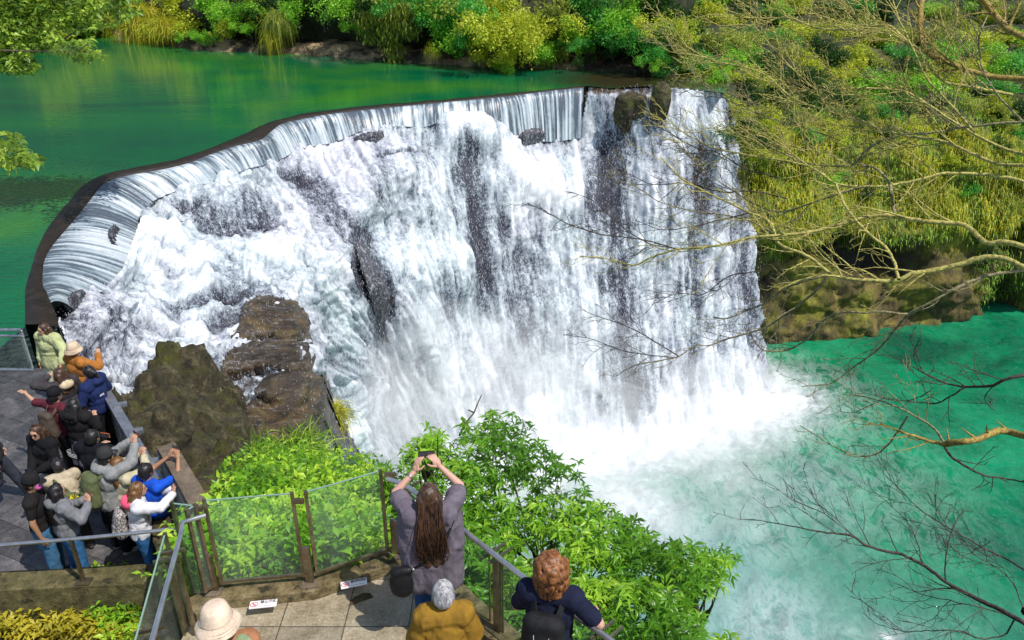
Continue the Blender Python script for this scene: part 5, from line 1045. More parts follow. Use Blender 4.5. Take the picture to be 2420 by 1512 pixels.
bare_tree('dark bare tree branching up and left over the milky water, lower right corner', (2440, 1480, 9), 2900, -14, M_darkb, LOWB)
# ================================================================ PEOPLE
def caps(bm, a, b, ra, rb, seg=12):
    a = Vector(a); b = Vector(b); d = b-a; L = d.length
    if L < 1e-5: d = Vector((0, 0, 1)); L = 1e-5
    q = d.to_track_quat('Z', 'Y').to_matrix().to_4x4(); M = Matrix.Translation(a) @ q; rings = []
    for (z0, r, s_) in ((0, ra, -1), (L, rb, 1)):
        angs = [-80, -50, -20, 0] if s_ < 0 else [0, 20, 50, 80]
        for an in angs: rings.append((z0+math.sin(R(an))*r, math.cos(R(an))*r))
    vs = [[bm.verts.new(M @ Vector((r*math.cos(2*math.pi*k/seg), r*math.sin(2*math.pi*k/seg), z))) for k in range(seg)] for z, r in rings]
    for i in range(len(vs)-1):
        for k in range(seg): bm.faces.new((vs[i][k], vs[i][(k+1) % seg], vs[i+1][(k+1) % seg], vs[i+1][k]))
    bm.faces.new(vs[0][::-1]); bm.faces.new(vs[-1])
def elli(bm, c, r, rot=None):
    M = Matrix.Translation(Vector(c)) @ (rot.to_4x4() if rot is not None else Matrix()) @ Matrix.Diagonal((r[0], r[1], r[2], 1)); bmesh.ops.create_icosphere(bm, subdivisions=3, radius=1, matrix=M)
def fuse(name, prims, voxel, it=4, noise_amp=0, nf=6, seed=0):
    bm = bmesh.new()
    for p in prims:
        if p[0] == 'c': caps(bm, *p[1:])
        else: elli(bm, *p[1:])
    me = bpy.data.meshes.new(name); bm.to_mesh(me); bm.free(); o = bpy.data.objects.new('tmp', me); COL.objects.link(o)
    m = o.modifiers.new('r', 'REMESH'); m.mode = 'VOXEL'; m.voxel_size = voxel
    s = o.modifiers.new('s', 'SMOOTH'); s.factor = .5; s.iterations = it
    bpy.context.view_layer.update(); r = bpy.data.meshes.new_from_object(o.evaluated_get(bpy.context.evaluated_depsgraph_get())); r.name = name
    bpy.data.objects.remove(o); bpy.data.meshes.remove(me)
    if noise_amp:
        n = len(r.vertices); co = np.empty(n*3); r.vertices.foreach_get('co', co); co = co.reshape(-1, 3); no = np.empty(n*3); r.vertices.foreach_get('normal', no); no = no.reshape(-1, 3)
        q = fbm(co[:, 0]*nf+seed, co[:, 1]*nf+3, co[:, 2]*nf*.55, 3, seed); q = 1-np.abs(q*2-1)*2; co += no*(q*noise_amp)[:, None]; r.vertices.foreach_set('co', co.ravel()); r.update()
    return r
def join_me(name, ms):
    bm = bmesh.new()
    for m in ms: bm.from_mesh(m)
    me = bpy.data.meshes.new(name); bm.to_mesh(me); bm.free(); return me
SK = {'light': (.52, .30, .20), 'tan': (.40, .21, .12), 'pink': (.58, .33, .25)}
MATS = {}
def MC(c, rough=.85, **k):
    key = (tuple(c), rough, tuple(k.items()))
    if key not in MATS: MATS[key] = cloth_mat('cloth', c, rough, **k)
    return MATS[key]
def skin_mat(c):
    m = NT('skin'); n = m.noise(m.coord(), 30, 3); m.col(m.ramp(n, [(.3, tuple(q*.85 for q in c)), (.7, c)])); m.set(.5, spec=.4); m.p.inputs['Subsurface Weight'].default_value = .08; m.p.inputs['Subsurface Radius'].default_value = (.02, .008, .004); return m.m
SKM = {k: skin_mat(v) for k, v in SK.items()}
def hair_mat(name, a, b, rough=.38):
    m = NT(name); n = m.noise(m.coord((14, 14, 1.6)), 3, 5, .7); m.col(m.ramp(n, [(.35, a), (.68, b)])); m.set(rough, spec=.5); m.bump(n, .6, .01); return m.m
HM = {'black': hair_mat('black_hair', (.006, .005, .006), (.022, .018, .018)), 'darkbrown': hair_mat('dark_brown_hair', (.010, .005, .004), (.12, .058, .03)), 'brown': hair_mat('brown_hair', (.06, .025, .008), (.26, .13, .045)),
      'auburn': hair_mat('auburn_hair', (.06, .018, .006), (.36, .14, .04)), 'grey': hair_mat('grey_hair', (.10, .10, .11), (.52, .52, .55))}
M_eye = NT('eye'); M_eye.col((.015, .01, .01)); M_eye.set(.15); M_eye = M_eye.m
M_lip = NT('lips'); M_lip.col((.36, .10, .09)); M_lip.set(.4); M_lip = M_lip.m
M_black = NT('black_plastic'); M_black.col((.012, .012, .014)); M_black.set(.25); M_black = M_black.m
M_screen = NT('phone_screen'); M_screen.col((.05, .06, .07)); M_screen.set(.08); M_screen = M_screen.m
def ik(S, T, l1, l2, pole):
    S = Vector(S); T = Vector(T); d = T-S; L = min(d.length, (l1+l2)*.985); T = S+d.normalized()*L; d = (T-S)/L
    a = (l1*l1-l2*l2+L*L)/(2*L); h = math.sqrt(max(l1*l1-a*a, 0)); p = Vector(pole); p = (p-d*p.dot(d)); p.normalize(); return S+d*a+p*h, T
def hand_prims(W, d, n, side, curl, spread=1.0, thumb=1.0):
    """W wrist, d finger direction, n palm normal (way the palm faces), side = thumb side vector"""
    d = Vector(d).normalized(); n = Vector(n); n = (n-d*n.dot(d)).normalized(); s = d.cross(n).normalized()
    if s.dot(Vector(side)) < 0: s = -s
    rot = Matrix((s, d, n)).transposed(); P = [('e', W+d*.045, (.040, .052, .017), rot), ('c', W-d*.02, W+d*.03, .024, .028, 10)]
    for k, (o_, L) in enumerate(((.030, .070), (.010, .080), (-.010, .074), (-.029, .058))):
        p = W+d*.085+s*o_; a = 0; dd = d+s*(o_*1.5*spread); dd.normalize(); r = .0092
        for j, f in enumerate((.45, .31, .24)):
            a += curl*(.75+.12*k)*(1, 1.1, .8)[j]; e = (dd*math.cos(a)+n*math.sin(a)); q = p+e*L*f; P.append(('c', p, q, r, r*.9, 8)); p = q; r *= .9
    p = W+d*.018+s*.032; e = (s*.75+d*.7+n*.35*thumb).normalized(); q = p+e*.042; P.append(('c', p, q, .0125, .0105, 8)); e2 = (s*.25+d*.9+n*.5*thumb).normalized(); P.append(('c', q, q+e2*.034, .0102, .0085, 8)); return P
ROOTS = {}
def person(key, label, place, yaw, h, top, bottom, hair, skin='light', lean=0, hands=None, head=(0, 0), shoes=(.05, .05, .055), hat=None, face=True, g=0.0, vox=.014, build=1.0, hand_opt=None, pole=None, legs=None, bend=(0, 0), extra=None, sleeve=1.0, group=None):
    px, py = place; sc = h/1.72; xy = PZ(px, py, g+h)
    if g < 0 and xy[1] < 8.33: xy = xy.copy(); xy[1] = 8.33; xy[0] = PY(px, py, 8.33)[0]
    root = empty('person', (xy[0], xy[1], g), R(yaw)); root.scale = (sc, sc, sc)
    HIP = Vector((0, 0, .93)); RL = Matrix.Rotation(-R(lean), 3, 'X'); U = lambda p: HIP+RL @ (Vector(p)-HIP)
    b = build; sh = [U((-.175*b, 0, 1.415)), U((.175*b, 0, 1.415))]; neck = U((0, .0, 1.46)); hc = U((0, .015, 1.50))+Matrix.Rotation(-R(lean*.3), 3, 'X') @ Vector((0, .02, .105))
    HR = Matrix.Rotation(R(head[0]), 3, 'Z') @ Matrix.Rotation(R(head[1]), 3, 'X')
    Hh = lambda p: hc+HR @ Vector(p)
    hands = hands or [(-.27, .06, .82), (.27, .06, .82)]; arms = []; HP = []
    for i in (0, 1):
        sx = (-1, 1)[i]; T = Vector(hands[i]); pl = (pole[i] if pole else (sx*.7, -.5, -.6)); E, Wt = ik(sh[i], T, .285, .255, pl); arms.append((sh[i], E, Wt))
        d = (Wt-E).normalized(); ho = (hand_opt or [None, None])[i] or {}
        HP += hand_prims(Wt, Vector(ho.get('d', d)), ho.get('n', (-sx, 0, 0) if abs(d.z) > .6 else (0, 0, -1)), ho.get('s', (0, 1, 0) if d.z < -.5 else (-sx, 0, .3)), ho.get('curl', .35))
    legs = legs or [((-.10, .03, .50), (-.11, -.01, .09)), ((.10, .03, .50), (.12, .02, .09))]
    # body: one continuous surface
    P = [('e', Hh((0, 0, .012)), (.076, .094, .108), HR), ('e', Hh((0, .03, -.05)), (.056, .060, .062), HR), ('c', neck, hc-Vector((0, 0, .05)), .056, .050), ('c', U((0, 0, 1.36)), neck, .10, .055)]
    if face: P += [('c', Hh((0, .086, .012)), Hh((0, .108, -.022)), .009, .015, 8), ('e', Hh((0, .086, .035)), (.05, .012, .012), HR), ('e', Hh((0, .083, -.055)), (.024, .014, .012), HR), ('e', Hh((0, .072, -.09)), (.026, .02, .016), HR)]
    P += [('e', Hh((sx*.078, -.005, -.005)), (.010, .018, .028), HR) for sx in (-1, 1)]
    P += [('c', sh[0], sh[1], .07, .07), ('c', U((0, 0, 1.30)), U((0, 0, 1.05)), .125*b, .105*b), ('c', U((0, 0, 1.05)), HIP, .11*b, .13*b)]
    for S, E, Wt in arms: P += [('c', S, E, .052*b, .040), ('c', E, Wt, .041, .025)]
    for i, (K, A) in enumerate(legs):
        H0 = Vector(((-.085, .085)[i], 0, .90)); P += [('c', H0, K, .085, .055), ('c', K, A, .055, .036)]
    body = fuse('body', P, vox, 3); hm = fuse('hand', HP, .0052 if vox < .012 else .0062, 2); body = join_me('body', [body, hm]); link('body', body, SKM[skin], root, True)
    if face:
        for sx in (-1, 1):
            bm = bmesh.new(); elli(bm, Hh((sx*.031, .088, .012)), (.011, .006, .006), HR); bmo('eye', bm, M_eye, root, True)
            bm = bmesh.new(); caps(bm, Hh((sx*.018, .096, .036)), Hh((sx*.046, .086, .036)), .0035, .0025, 6); bmo('eyebrow', bm, HM['black'], root, True)
        bm = bmesh.new(); elli(bm, Hh((0, .0955, -.056)), (.020, .006, .006), HR); bmo('mouth', bm, M_lip, root, True)
    # top
    ty, tc = top[0], top[1]; tv = vox; pad = {'tee': .014, 'hoodie': .03, 'jacket': .026, 'puffer': .042, 'poncho': .03, 'shawl': .03, 'coat': .035}[ty]
    hem = {'tee': .86, 'hoodie': .84, 'jacket': .82, 'puffer': .80, 'poncho': .74, 'shawl': .66, 'coat': .58}[ty]
    Q = [('c', sh[0], sh[1], .072+pad, .072+pad), ('e', U((0, 0, 1.25)), ((.175*b+pad), .115*b+pad, .19), None), ('e', U((0, 0, 1.08)), (.155*b+pad, .115*b+pad, .17), None), ('c', U((0, 0, 1.34)), U((0, 0, 1.44)), .10+pad*.5, .065+pad*.3)]
    if ty in ('coat', 'puffer'): Q += [('c', U((0, 0, 1.0)), Vector((0, 0, hem+.06)), .14*b+pad, .16*b+pad), ('c', Vector((-.07, 0, .95)), Vector((-.08, 0, hem+.06)), .12+pad, .13+pad), ('c', Vector((.07, 0, .95)), Vector((.08, 0, hem+.06)), .12+pad, .13+pad)]
    else: Q += [('c', Vector((-.05, 0, .98)), Vector((-.055, 0, hem+.10)), .115*b+pad, .115*b+pad), ('c', Vector((.05, 0, .98)), Vector((.055, 0, hem+.10)), .115*b+pad, .115*b+pad)]
    for i, (S, E, Wt) in enumerate(arms):
        if ty == 'shawl': Q += [('c', S, E, .08, .09), ('c', S.lerp(E, .6), Vector((E.x*.8, E.y*.5, .72)), .09, .12), ('c', U((0, .02, 1.2)), Vector((0, -.03, .8)), .17, .21)]
        elif ty == 'poncho': Q += [('c', S, S.lerp(E, .75), .088, .075), ('c', S.lerp(E, .62)*.98, U((S.x*1.15, 0, 1.12)), .045, .12), ('c', S, U((S.x*1.02, -.01, 1.0)), .085, .125), ('c', U((S.x*.9, 0, 1.05)), Vector((S.x*.85, -.01, .72)), .13, .145), ('c', U((0, -.01, 1.1)), Vector((0, -.02, .70)), .14, .15)]
        elif ty == 'tee': Q += [('c', S, S.lerp(E, .62*sleeve), .066, .060)]
        else:
            Q += [('c', S, E, .055+pad, .042+pad), ('c', E, E.lerp(Wt, .92), .042+pad, .028+pad*.7)]
            if ty == 'puffer': Q += [('e', S.lerp(E, f), (.058+pad*.7,)*3, None) for f in (.15, .45, .75)]+[('e', E.lerp(Wt, f), (.048+pad*.6,)*3, None) for f in (.1, .4, .7)]+[('e', U((0, 0, z)), (.165*b+pad, .125*b+pad, .05), None) for z in (.88, 1.0, 1.12, 1.24)]
    if ty in ('hoodie',) or (len(top) > 2 and top[2] == 'hood'): Q += [('e', U((0, -.10, 1.47)), (.115, .07, .065), None), ('c', U((-.08, -.06, 1.47)), U((-.03, .07, 1.43)), .04, .03), ('c', U((.08, -.06, 1.47)), U((.03, .07, 1.43)), .04, .03)]
    if ty == 'puffer': Q += [('c', U((-.06, .05, 1.45)), U((.06, .05, 1.45)), .07, .07), ('c', U((-.06, -.03, 1.46)), U((.06, -.03, 1.46)), .06, .06)]
    me = fuse({'tee': 'shirt', 'hoodie': 'hoodie', 'jacket': 'jacket', 'puffer': 'puffer_jacket', 'poncho': 'poncho', 'shawl': 'shawl', 'coat': 'coat'}[ty], Q, tv, {'poncho': 8, 'shawl': 14}.get(ty, 3), .010 if ty in ('tee',) else .017, 9, len(ROOTS)+1)
    link(me.name, me, MC(tc), root, True)
    # bottoms
    if bottom[0] == 'trousers' or bottom[0] == 'shorts':
        P = [('c', (-.05, 0, .93), (.05, 0, .93), .135*b, .135*b)]
        for i, (K, A) in enumerate(legs):
            H0 = Vector(((-.085, .085)[i]*b, 0, .88)); K = Vector(K); A = Vector(A); P += [('c', H0, K, .112*b, .082)]
            if bottom[0] == 'trousers': P += [('c', K, K.lerp(A, .93), .082, .072)]
        me = fuse('trousers' if bottom[0] == 'trousers' else 'shorts', P, vox, 3, .010, 10, 5); link(me.name, me, MC(bottom[1], .9, spread=.4), root, True)
    else:
        zb = bottom[2]; P = []
        for k in range(9):
            a = k*2*math.pi/9; P.append(('c', (.05*math.cos(a), .04*math.sin(a), .93), (.19*math.cos(a), .17*math.sin(a), zb), .12, .055))
        P.append(('c', (0, 0, .9), (0, 0, zb+.12), .13, .2)); me = fuse('skirt', P, vox, 3, .012, 10, 5); link('skirt', me, MC(bottom[1]), root, True)
    for i, (K, A) in enumerate(legs):
        A = Vector(A); f = Vector(((-.02, .02)[i], .16, 0)); me = fuse('shoe', [('c', A+Vector((0, -.03, -.045)), A+f+Vector((0, 0, -.055)), .043, .036), ('c', A+Vector((0, -.01, 0)), A+Vector((0, .01, -.03)), .048, .046)], .012, 2); link('shoe', me, MC(shoes, .6), root, True)
    # hair
    hk, hcol = hair[0], hair[1]; HMt = HM[hcol]
    if hk != 'none':
        P = [('e', Hh((0, -.018, .032)), (.088, .098, .098), HR), ('e', Hh((0, -.045, -.01)), (.082, .075, .085), HR)]
        if hk in ('long', 'mid'):
            L = hair[2] if len(hair) > 2 else .42
            for sx in (-1, -.4, .4, 1): P.append(('c', Hh((sx*.06, -.06, .0)), U((sx*.085, -.13-.02*(1-abs(sx)), 1.53-L*(1-.08*abs(sx)))), .055, .030))
            for sx in (-1, 1): P.append(('c', Hh((sx*.075, .01, .0)), U((sx*.105, .02, 1.56-L*.62)), .030, .022))
        if hk == 'ponytail': P += [('e', Hh((0, -.125, .0)), (.04, .045, .045), HR), ('c', Hh((0, -.13, 0)), Hh((0, -.17, -.14)), .032, .015)]
        if hk == 'bun': P += [('e', Hh((0, -.13, .02)), (.045, .045, .045), HR)]
        if hk == 'curly':
            r_ = np.random.default_rng(4)
            for k in range(170):
                v = r_.normal(size=3); v /= np.linalg.norm(v)
                if v[1] > .45 and v[2] < .3: continue
                c_ = Hh((v[0]*.108, -.02+v[1]*.108, .02+v[2]*.115-(.05 if v[2] < 0 else 0))); P.append(('e', c_, (.020+.012*r_.random(),)*3, None))
            for k in range(70):
                a_ = r_.random()*math.pi+math.pi; P.append(('e', Hh((math.cos(a_)*.10, -.02+math.sin(a_)*.09, -.06-.09*r_.random())), (.019+.01*r_.random(),)*3, None))
        me = fuse('hair', P, .0085 if hk == 'curly' else (.009 if vox < .012 else .012), 1 if hk == 'curly' else 3, .006, 22, 3)
        # strands
        t = TB(); ns = {'long': 150, 'mid': 110, 'curly': 620, 'short': 90, 'ponytail': 50, 'bun': 60}.get(hk, 60); ns = int(ns*(1.7 if vox < .012 else .5)); r_ = np.random.default_rng(11)
        for k in range(ns):
            a_ = r_.random()*2*math.pi; 
            if hk in ('long', 'mid'):
                L = hair[2] if len(hair) > 2 else .42; sx = r_.random()*2-1; L2 = L*(.7+.36*r_.random()); p = [Hh((sx*.03, .02-.04*r_.random(), .132)), Hh((sx*.088, -.07-.03*r_.random(), .04)), U((sx*.125, -.14-.03*r_.random(), 1.50-L2*.35)), U((sx*.125+.03*math.sin(k), -.155-.03*r_.random(), 1.52-L2*.75)), U((sx*.085+.04*math.sin(k*2.1), -.145+.02*r_.random(), 1.52-L2))]
            elif hk == 'curly':
                v = r_.normal(size=3); v /= np.linalg.norm(v)
                if v[1] > .4: v[1] *= -1
                o_ = np.array([v[0]*.122, -.02+v[1]*.122, .01+v[2]*.128-(.06 if v[2] < 0 else 0)]); u_ = np.cross(v, [0, 0, 1.]); u_ /= np.linalg.norm(u_)+1e-6; w_ = np.cross(v, u_); p = []
                for q in range(9): an = q*.85+k; p.append(Hh(o_+(u_*math.cos(an)+w_*math.sin(an))*.014+np.array([0, 0, -1])*q*.006))
            else:
                th = r_.random()*1.7; rr_h = .101; st_ = Vector((0, -.03, .10)); e_ = Vector((math.cos(a_)*.092, -.02+math.sin(a_)*.1, .03-.06*r_.random()))
                if e_.y > .05: e_.z = .06
                p = [Hh(st_*.3+Vector((math.cos(a_)*.02, -.02, .125))), Hh(Vector((e_.x*.75, e_.y*.75, .095))), Hh(e_*1.03)]
            Pn = resample(np.array([list(q) for q in p]), 16 if hk == 'long' else 9, False); Pn = Pn+(np.stack([np.sin(np.linspace(0, 9, len(Pn))+k), np.cos(np.linspace(0, 8, len(Pn))+k*1.7), 0*Pn[:, 0]], -1)*np.linspace(0, .014 if hk == 'long' else .003, len(Pn))[:, None]); t.tube(Pn, np.linspace(.0048, .0018, len(Pn)), 4)
        v = np.concatenate(t.v); sm = nmesh('s', v, np.concatenate(t.f)); me = join_me('hair', [me, sm]); link('hair', me, HMt, root, True)
    # hats
    if hat:
        kind, hcl = hat[0], hat[1]; bm = bmesh.new(); seg = 32
        prof = {'bucket': [(.0, .150), (.055, .147), (.080, .130), (.095, .085), (.104, .045), (.108, .03), (.134, .0), (.150, -.022), (.148, -.027), (.102, .018), (.096, .03)],
                'cap': [(.0, .150), (.04, .146), (.075, .125), (.094, .085), (.101, .045), (.102, .02), (.096, .018), (.09, .05)], 'hood': [(.0, .155), (.05, .15), (.085, .12), (.108, .06), (.115, .0), (.10, -.07), (.09, -.07)]}[kind]
        vs = []
        for r, z in prof:
            ring = []
            for k in range(seg):
                a = 2*math.pi*k/seg; rr = r*(1+.03*math.sin(3*a+1)+.02*math.sin(7*a)) if r > .12 else r; y = math.sin(a)*rr*1.08-.012; zz = z+(.012*math.sin(2*a+.5) if r > .12 else 0); ring.append(bm.verts.new(Hh((math.cos(a)*rr, y, zz+.02))))
            vs.append(ring)
        for i in range(len(vs)-1):
            for k in range(seg): bm.faces.new((vs[i][k], vs[i][(k+1) % seg], vs[i+1][(k+1) % seg], vs[i+1][k]))
        if kind == 'cap':
            pr = [[bm.verts.new(Hh((math.sin(t_)*.082*s_, .075+math.cos(t_)*.028*s_+(.07*math.cos(t_) if s_ == 1 else 0), .048-(.02 if s_ == 1 else 0)))) for t_ in np.linspace(-1.3, 1.3, 9)] for s_ in (.95, 1.0)]
            for k in range(8): bm.faces.new((pr[0][k], pr[0][k+1], pr[1][k+1], pr[1][k]))
        bmesh.ops.remove_doubles(bm, verts=bm.verts, dist=1e-4); ho = bmo({'bucket': 'bucket_hat', 'cap': 'cap', 'hood': 'hood'}[kind], bm, MC(hcl), root, True)
        if kind == 'bucket':
            t = TB()
            for r, z in ((.107, .045), (.126, .009), (.138, -.006)):
                a = np.linspace(0, 2*math.pi, 33); t.tube(np.array([list(Hh((math.cos(q)*r, math.sin(q)*r*1.08-.012, z+.022))) for q in a]), .0016, 4)
            t.build('stitching', MC(tuple(q*.8 for q in hcl)), ho)
    ROOTS[key] = dict(root=root, U=U, Hh=Hh, HR=HR, hands=[a[2] for a in arms], arms=arms, sc=sc); tag(root, label, 'person', group); bpy.context.view_layer.update()
    return root
def world_of(key, p): r = ROOTS[key]['root']; return Matrix.Translation(r.location) @ r.rotation_euler.to_matrix().to_4x4() @ Matrix.Diagonal((*r.scale, 1)) @ Vector(p)
def carried(key, name, label, cat, p): # a thing of its own that shares the person's heading
    r = ROOTS[key]['root']; o = empty(name, world_of(key, p)); o.rotation_euler = r.rotation_euler; o.scale = r.scale; return tag(o, label, cat)
def phone(key, label, p, d=(0, 1, 0), wide=True, c=(.02, .02, .02), name='phone', lens=True):
    o = carried(key, name, label, 'phone', p); d = Vector(d).normalized(); up = Vector((0, 0, 1)); s = d.cross(up).normalized(); u = s.cross(d); a, b_ = (s*.075, .076) if wide else (u*.075, .076)
    bm = bmesh.new(); bar(bm, -a, a, .010, b_, s.cross(a).normalized() if False else (u if wide else s)); 
    bmesh.ops.bevel(bm, geom=bm.edges[:], offset=.003, segments=2, affect='EDGES'); bmo('case', bm, MC(c, .35), o)
    bm = bmesh.new(); q = -d*.0062; bar(bm, q-a*.93, q+a*.93, .001, b_*.88, (u if wide else s)); bmo('screen', bm, M_screen, o); return o
def backpack(key, label, c, strap=None, size=1.0, kind='plain', off=0, mat=None, p0=(0, -.22, 1.20), sideways=0):
    K = ROOTS[key]; U = K['U']; base = U(p0); o = carried(key, 'backpack', label, 'backpack', base); RL = Matrix.Rotation(0, 3, 'X'); z = size; D = lambda p: U((p[0]+p0[0], p[1]+p0[1], p[2]+p0[2]))-base
    mt = mat or MC(c, .7); me = fuse('bag', [('c', D((-.07*z, 0, -.15*z)), D((.07*z, 0, -.15*z)), .085*z, .085*z), ('c', D((-.06*z, 0, .15*z)), D((.06*z, 0, .15*z)), .07*z, .07*z), ('c', D((-.08*z, 0, -.15*z)), D((-.06*z, 0, .15*z)), .08*z, .065*z), ('c', D((.08*z, 0, -.15*z)), D((.06*z, 0, .15*z)), .08*z, .065*z), ('e', D((0, -.01, 0)), (.13*z, .09*z, .2*z), None)], .012, 3, .005, 12); bo = link('bag', me, mt, o, True)
    me = fuse('pocket', [('c', D((-.06*z, -.075*z, -.13*z)), D((.06*z, -.075*z, -.13*z)), .05*z, .05*z), ('c', D((-.055*z, -.075*z, -.02*z)), D((.055*z, -.075*z, -.02*z)), .035*z, .035*z), ('e', D((0, -.075*z, -.08*z)), (.1*z, .045*z, .09*z), None)], .011, 2, .004, 12); link('pocket', me, mt, o, True)
    for sx in (-1, 1):
        t = TB(); pts = [D((sx*.07, .05, .13*z)), D((sx*.09, .09, .2)), D((sx*.115, .20, .285)), D((sx*.12, .33, .20)), D((sx*.13, .36, .02)), D((sx*.15, .25, -.14)), D((sx*.11, .06, -.17*z))]
        Pn = resample(np.array([list(q) for q in pts]), 20, False); bmx = bmesh.new()
        for i in range(19): bar(bmx, Pn[i], Pn[i+1], .045, .012, (0, 1, .5))
        bmo('strap', bmx, strap or mt, o)
    bm = bmesh.new(); caps(bm, D((-.03, .03, .20*z)), D((.03, .03, .20*z)), .008, .008, 8); bmo('handle', bm, strap or mt, o); return o

JEAN = (.035, .115, .24); BLK = (.008, .008, .010); OL = (.10, .12, .055)
G = 'visitors crowding the lower terrace'
UPHANDS = lambda x, y, z, w=.07: [(x-w, y, z), (x+w, y, z)]
HO = lambda sx: {'d': (-sx*.35, .35, .85), 'n': (-sx*.4, .9, 0), 's': (-sx, 0, 0), 'curl': .65}
GRIP = [HO(-1), HO(1)]
# far end of the lower terrace
person('p1', 'long-haired woman in pale green puffer jacket and long cream skirt by the back railing', (103, 764), 160, 1.66, ('puffer', (.40, .43, .22)), ('skirt', (.50, .50, .36), .26), ('long', 'darkbrown', .42), g=ZT, head=(-10, -8), hands=[(-.42, .18, 1.02), (.25, .1, .84)], group=G)
for i, p in enumerate(ROOTS['p1']['hands']):
    me = fuse('glove', [('c', p, p+Vector((0, .03, -.12)), .05, .045), ('c', p, p+Vector((.03, .05, -.05)), .02, .018)], .012, 2); link('glove', me, MC((.16, .09, .03)), ROOTS['p1']['root'], True)
person('p2', 'visitor in cream bucket hat and rust-orange jacket seen from behind', (168, 816), -28, 1.70, ('jacket', (.36, .14, .03)), ('trousers', (.34, .24, .13)), ('short', 'brown'), g=ZT, hat=('bucket', (.55, .42, .30)), hands=[(-.2, .25, 1.0), (.16, .34, 1.42)], face=False, group=G)
person('p3', 'woman with dark bob raising a hand to her hair, beige hood on her back', (138, 872), 60, 1.60, ('coat', (.045, .04, .045), 'hood'), ('trousers', BLK), ('mid', 'darkbrown', .25), g=ZT, hands=[(-.14, .14, 1.60), (.2, .2, 1.0)], head=(10, 0), pole=[(-1, .2, -.2), (.7, -.5, -.6)], group=G)
me = fuse('scarf', [('e', (0, -.13, 1.44), (.13, .09, .09), None), ('c', (-.09, -.04, 1.46), (-.03, .09, 1.42), .05, .04), ('c', (.09, -.04, 1.46), (.03, .09, 1.42), .05, .04)], .012, 3, .006); link('hood', me, MC((.52, .42, .28)), ROOTS['p3']['root'], True)
person('p4', 'woman in navy hoodie with black ponytail facing left beside the grey railing', (210, 868), 78, 1.68, ('hoodie', (.012, .022, .085)), ('trousers', BLK), ('ponytail', 'black'), g=ZT, hands=[(-.2, .28, 1.08), (.22, .2, 1.0)], head=(0, -6), group=G)
me = fuse('collar', [('c', (-.07, .03, 1.47), (.07, .03, 1.47), .028, .028), ('c', (-.07, -.03, 1.475), (.07, -.03, 1.475), .028, .028)], .01, 2); link('collar', me, MC((.75, .75, .78)), ROOTS['p4']['root'], True)
t = TB()
for k in range(3): t.tube(np.array([[-.10+.03*k, -.163-.004*k, 1.22], [-.085+.03*k, -.168-.004*k, 1.25], [-.07+.03*k, -.166-.004*k, 1.215]]), .006, 4)
t.build('back_emblem', MC((.7, .7, .72)), ROOTS['p4']['root'])
person('p5', 'visitor in maroon sweater and black cap stretching a bare arm out to the left', (122, 922), -22, 1.70, ('tee', (.10, .018, .028)), ('trousers', BLK), ('short', 'black'), g=ZT, hat=('cap', BLK), hands=[(-.70, .02, 1.50), (.24, .2, 1.05)], sleeve=1.55, pole=[(0, -.3, -1), (.7, -.5, -.6)], hand_opt=[{'d': (-1, 0, .15), 'n': (0, 0, -1), 's': (0, 1, 0), 'curl': .15}, None], face=False, build=1.08, group=G)
backpack('p5', 'taupe backpack with a round badge on the maroon-sweatered visitor', (.075, .058, .045), size=1.05)
person('p6', 'visitor in black hooded jacket with grey-striped skirt beside the navy hoodie', (168, 945), -10, 1.62, ('hoodie', (.012, .011, .012)), ('skirt', (.09, .09, .12), .55), ('mid', 'black', .15), g=ZT, hands=[(-.1, .28, 1.2), (.1, .3, 1.2)], hand_opt=GRIP, face=False, group=G)
t = TB(); a = np.linspace(2.2, 5.2, 14)
for k in (0, 1, 2): t.tube(np.c_[.19*np.cos(a), -.19+0*a-.03*np.sin(a)*-1*.2, .80-.03*k+.12*np.sin(a)*.5], .006, 4)
t.build('stripes', MC((.5, .5, .52)), ROOTS['p6']['root'])
person('p7', 'woman with sunglasses, long dark hair, black jacket and grey skirt holding a camera', (86, 1004), 158, 1.66, ('jacket', BLK), ('skirt', (.26, .26, .25), .56), ('long', 'darkbrown', .36), g=ZT, head=(22, -6), hands=[(-.13, .27, 1.08), (-.02, .30, 1.06)], hand_opt=[{'curl': .7}, {'curl': .7}], group=G)
K = ROOTS['p7']; bm = bmesh.new()
for sx in (-1, 1): elli(bm, K['Hh']((sx*.032, .094, .014)), (.027, .008, .021), K['HR'])
caps(bm, K['Hh']((-.02, .1, .02)), K['Hh']((.02, .1, .02)), .003, .003, 6); bmo('sunglasses', bm, M_black, K['root'], True)
o = carried('p7', 'camera', 'black camera held by the woman with sunglasses', 'camera', (-.08, .37, 1.12)); bm = bmesh.new(); bar(bm, (-.065, 0, 0), (.065, 0, 0), .05, .09); bmesh.ops.bevel(bm, geom=bm.edges[:], offset=.008, segments=2, affect='EDGES'); bmo('camera_body', bm, M_black, o); bm = bmesh.new(); caps(bm, (0, .02, 0), (0, .09, -.01), .034, .032); bmo('lens', bm, M_black, o)
person('p8', 'tall visitor all in black, back to the camera, mid crowd', (212, 1020), -12, 1.74, ('jacket', (.006, .006, .010)), ('trousers', BLK), ('short', 'black'), g=ZT, hands=[(-.2, .3, 1.25), (.18, .32, 1.2)], face=False, build=1.22, group=G)
phone('p8', 'phone in an orange case held before the visitor all in black', (-.16, .42, 1.36), c=(.62, .16, .05))
person('p9', 'stooping visitor in cream jacket with an olive sling bag', (137, 1102), 35, 1.52, ('jacket', (.42, .35, .25)), ('trousers', (.06, .05, .05)), ('short', 'black'), g=ZT, lean=26, hands=[(-.15, .5, .98), (.15, .5, .98)], head=(0, -20), face=False, group=G)
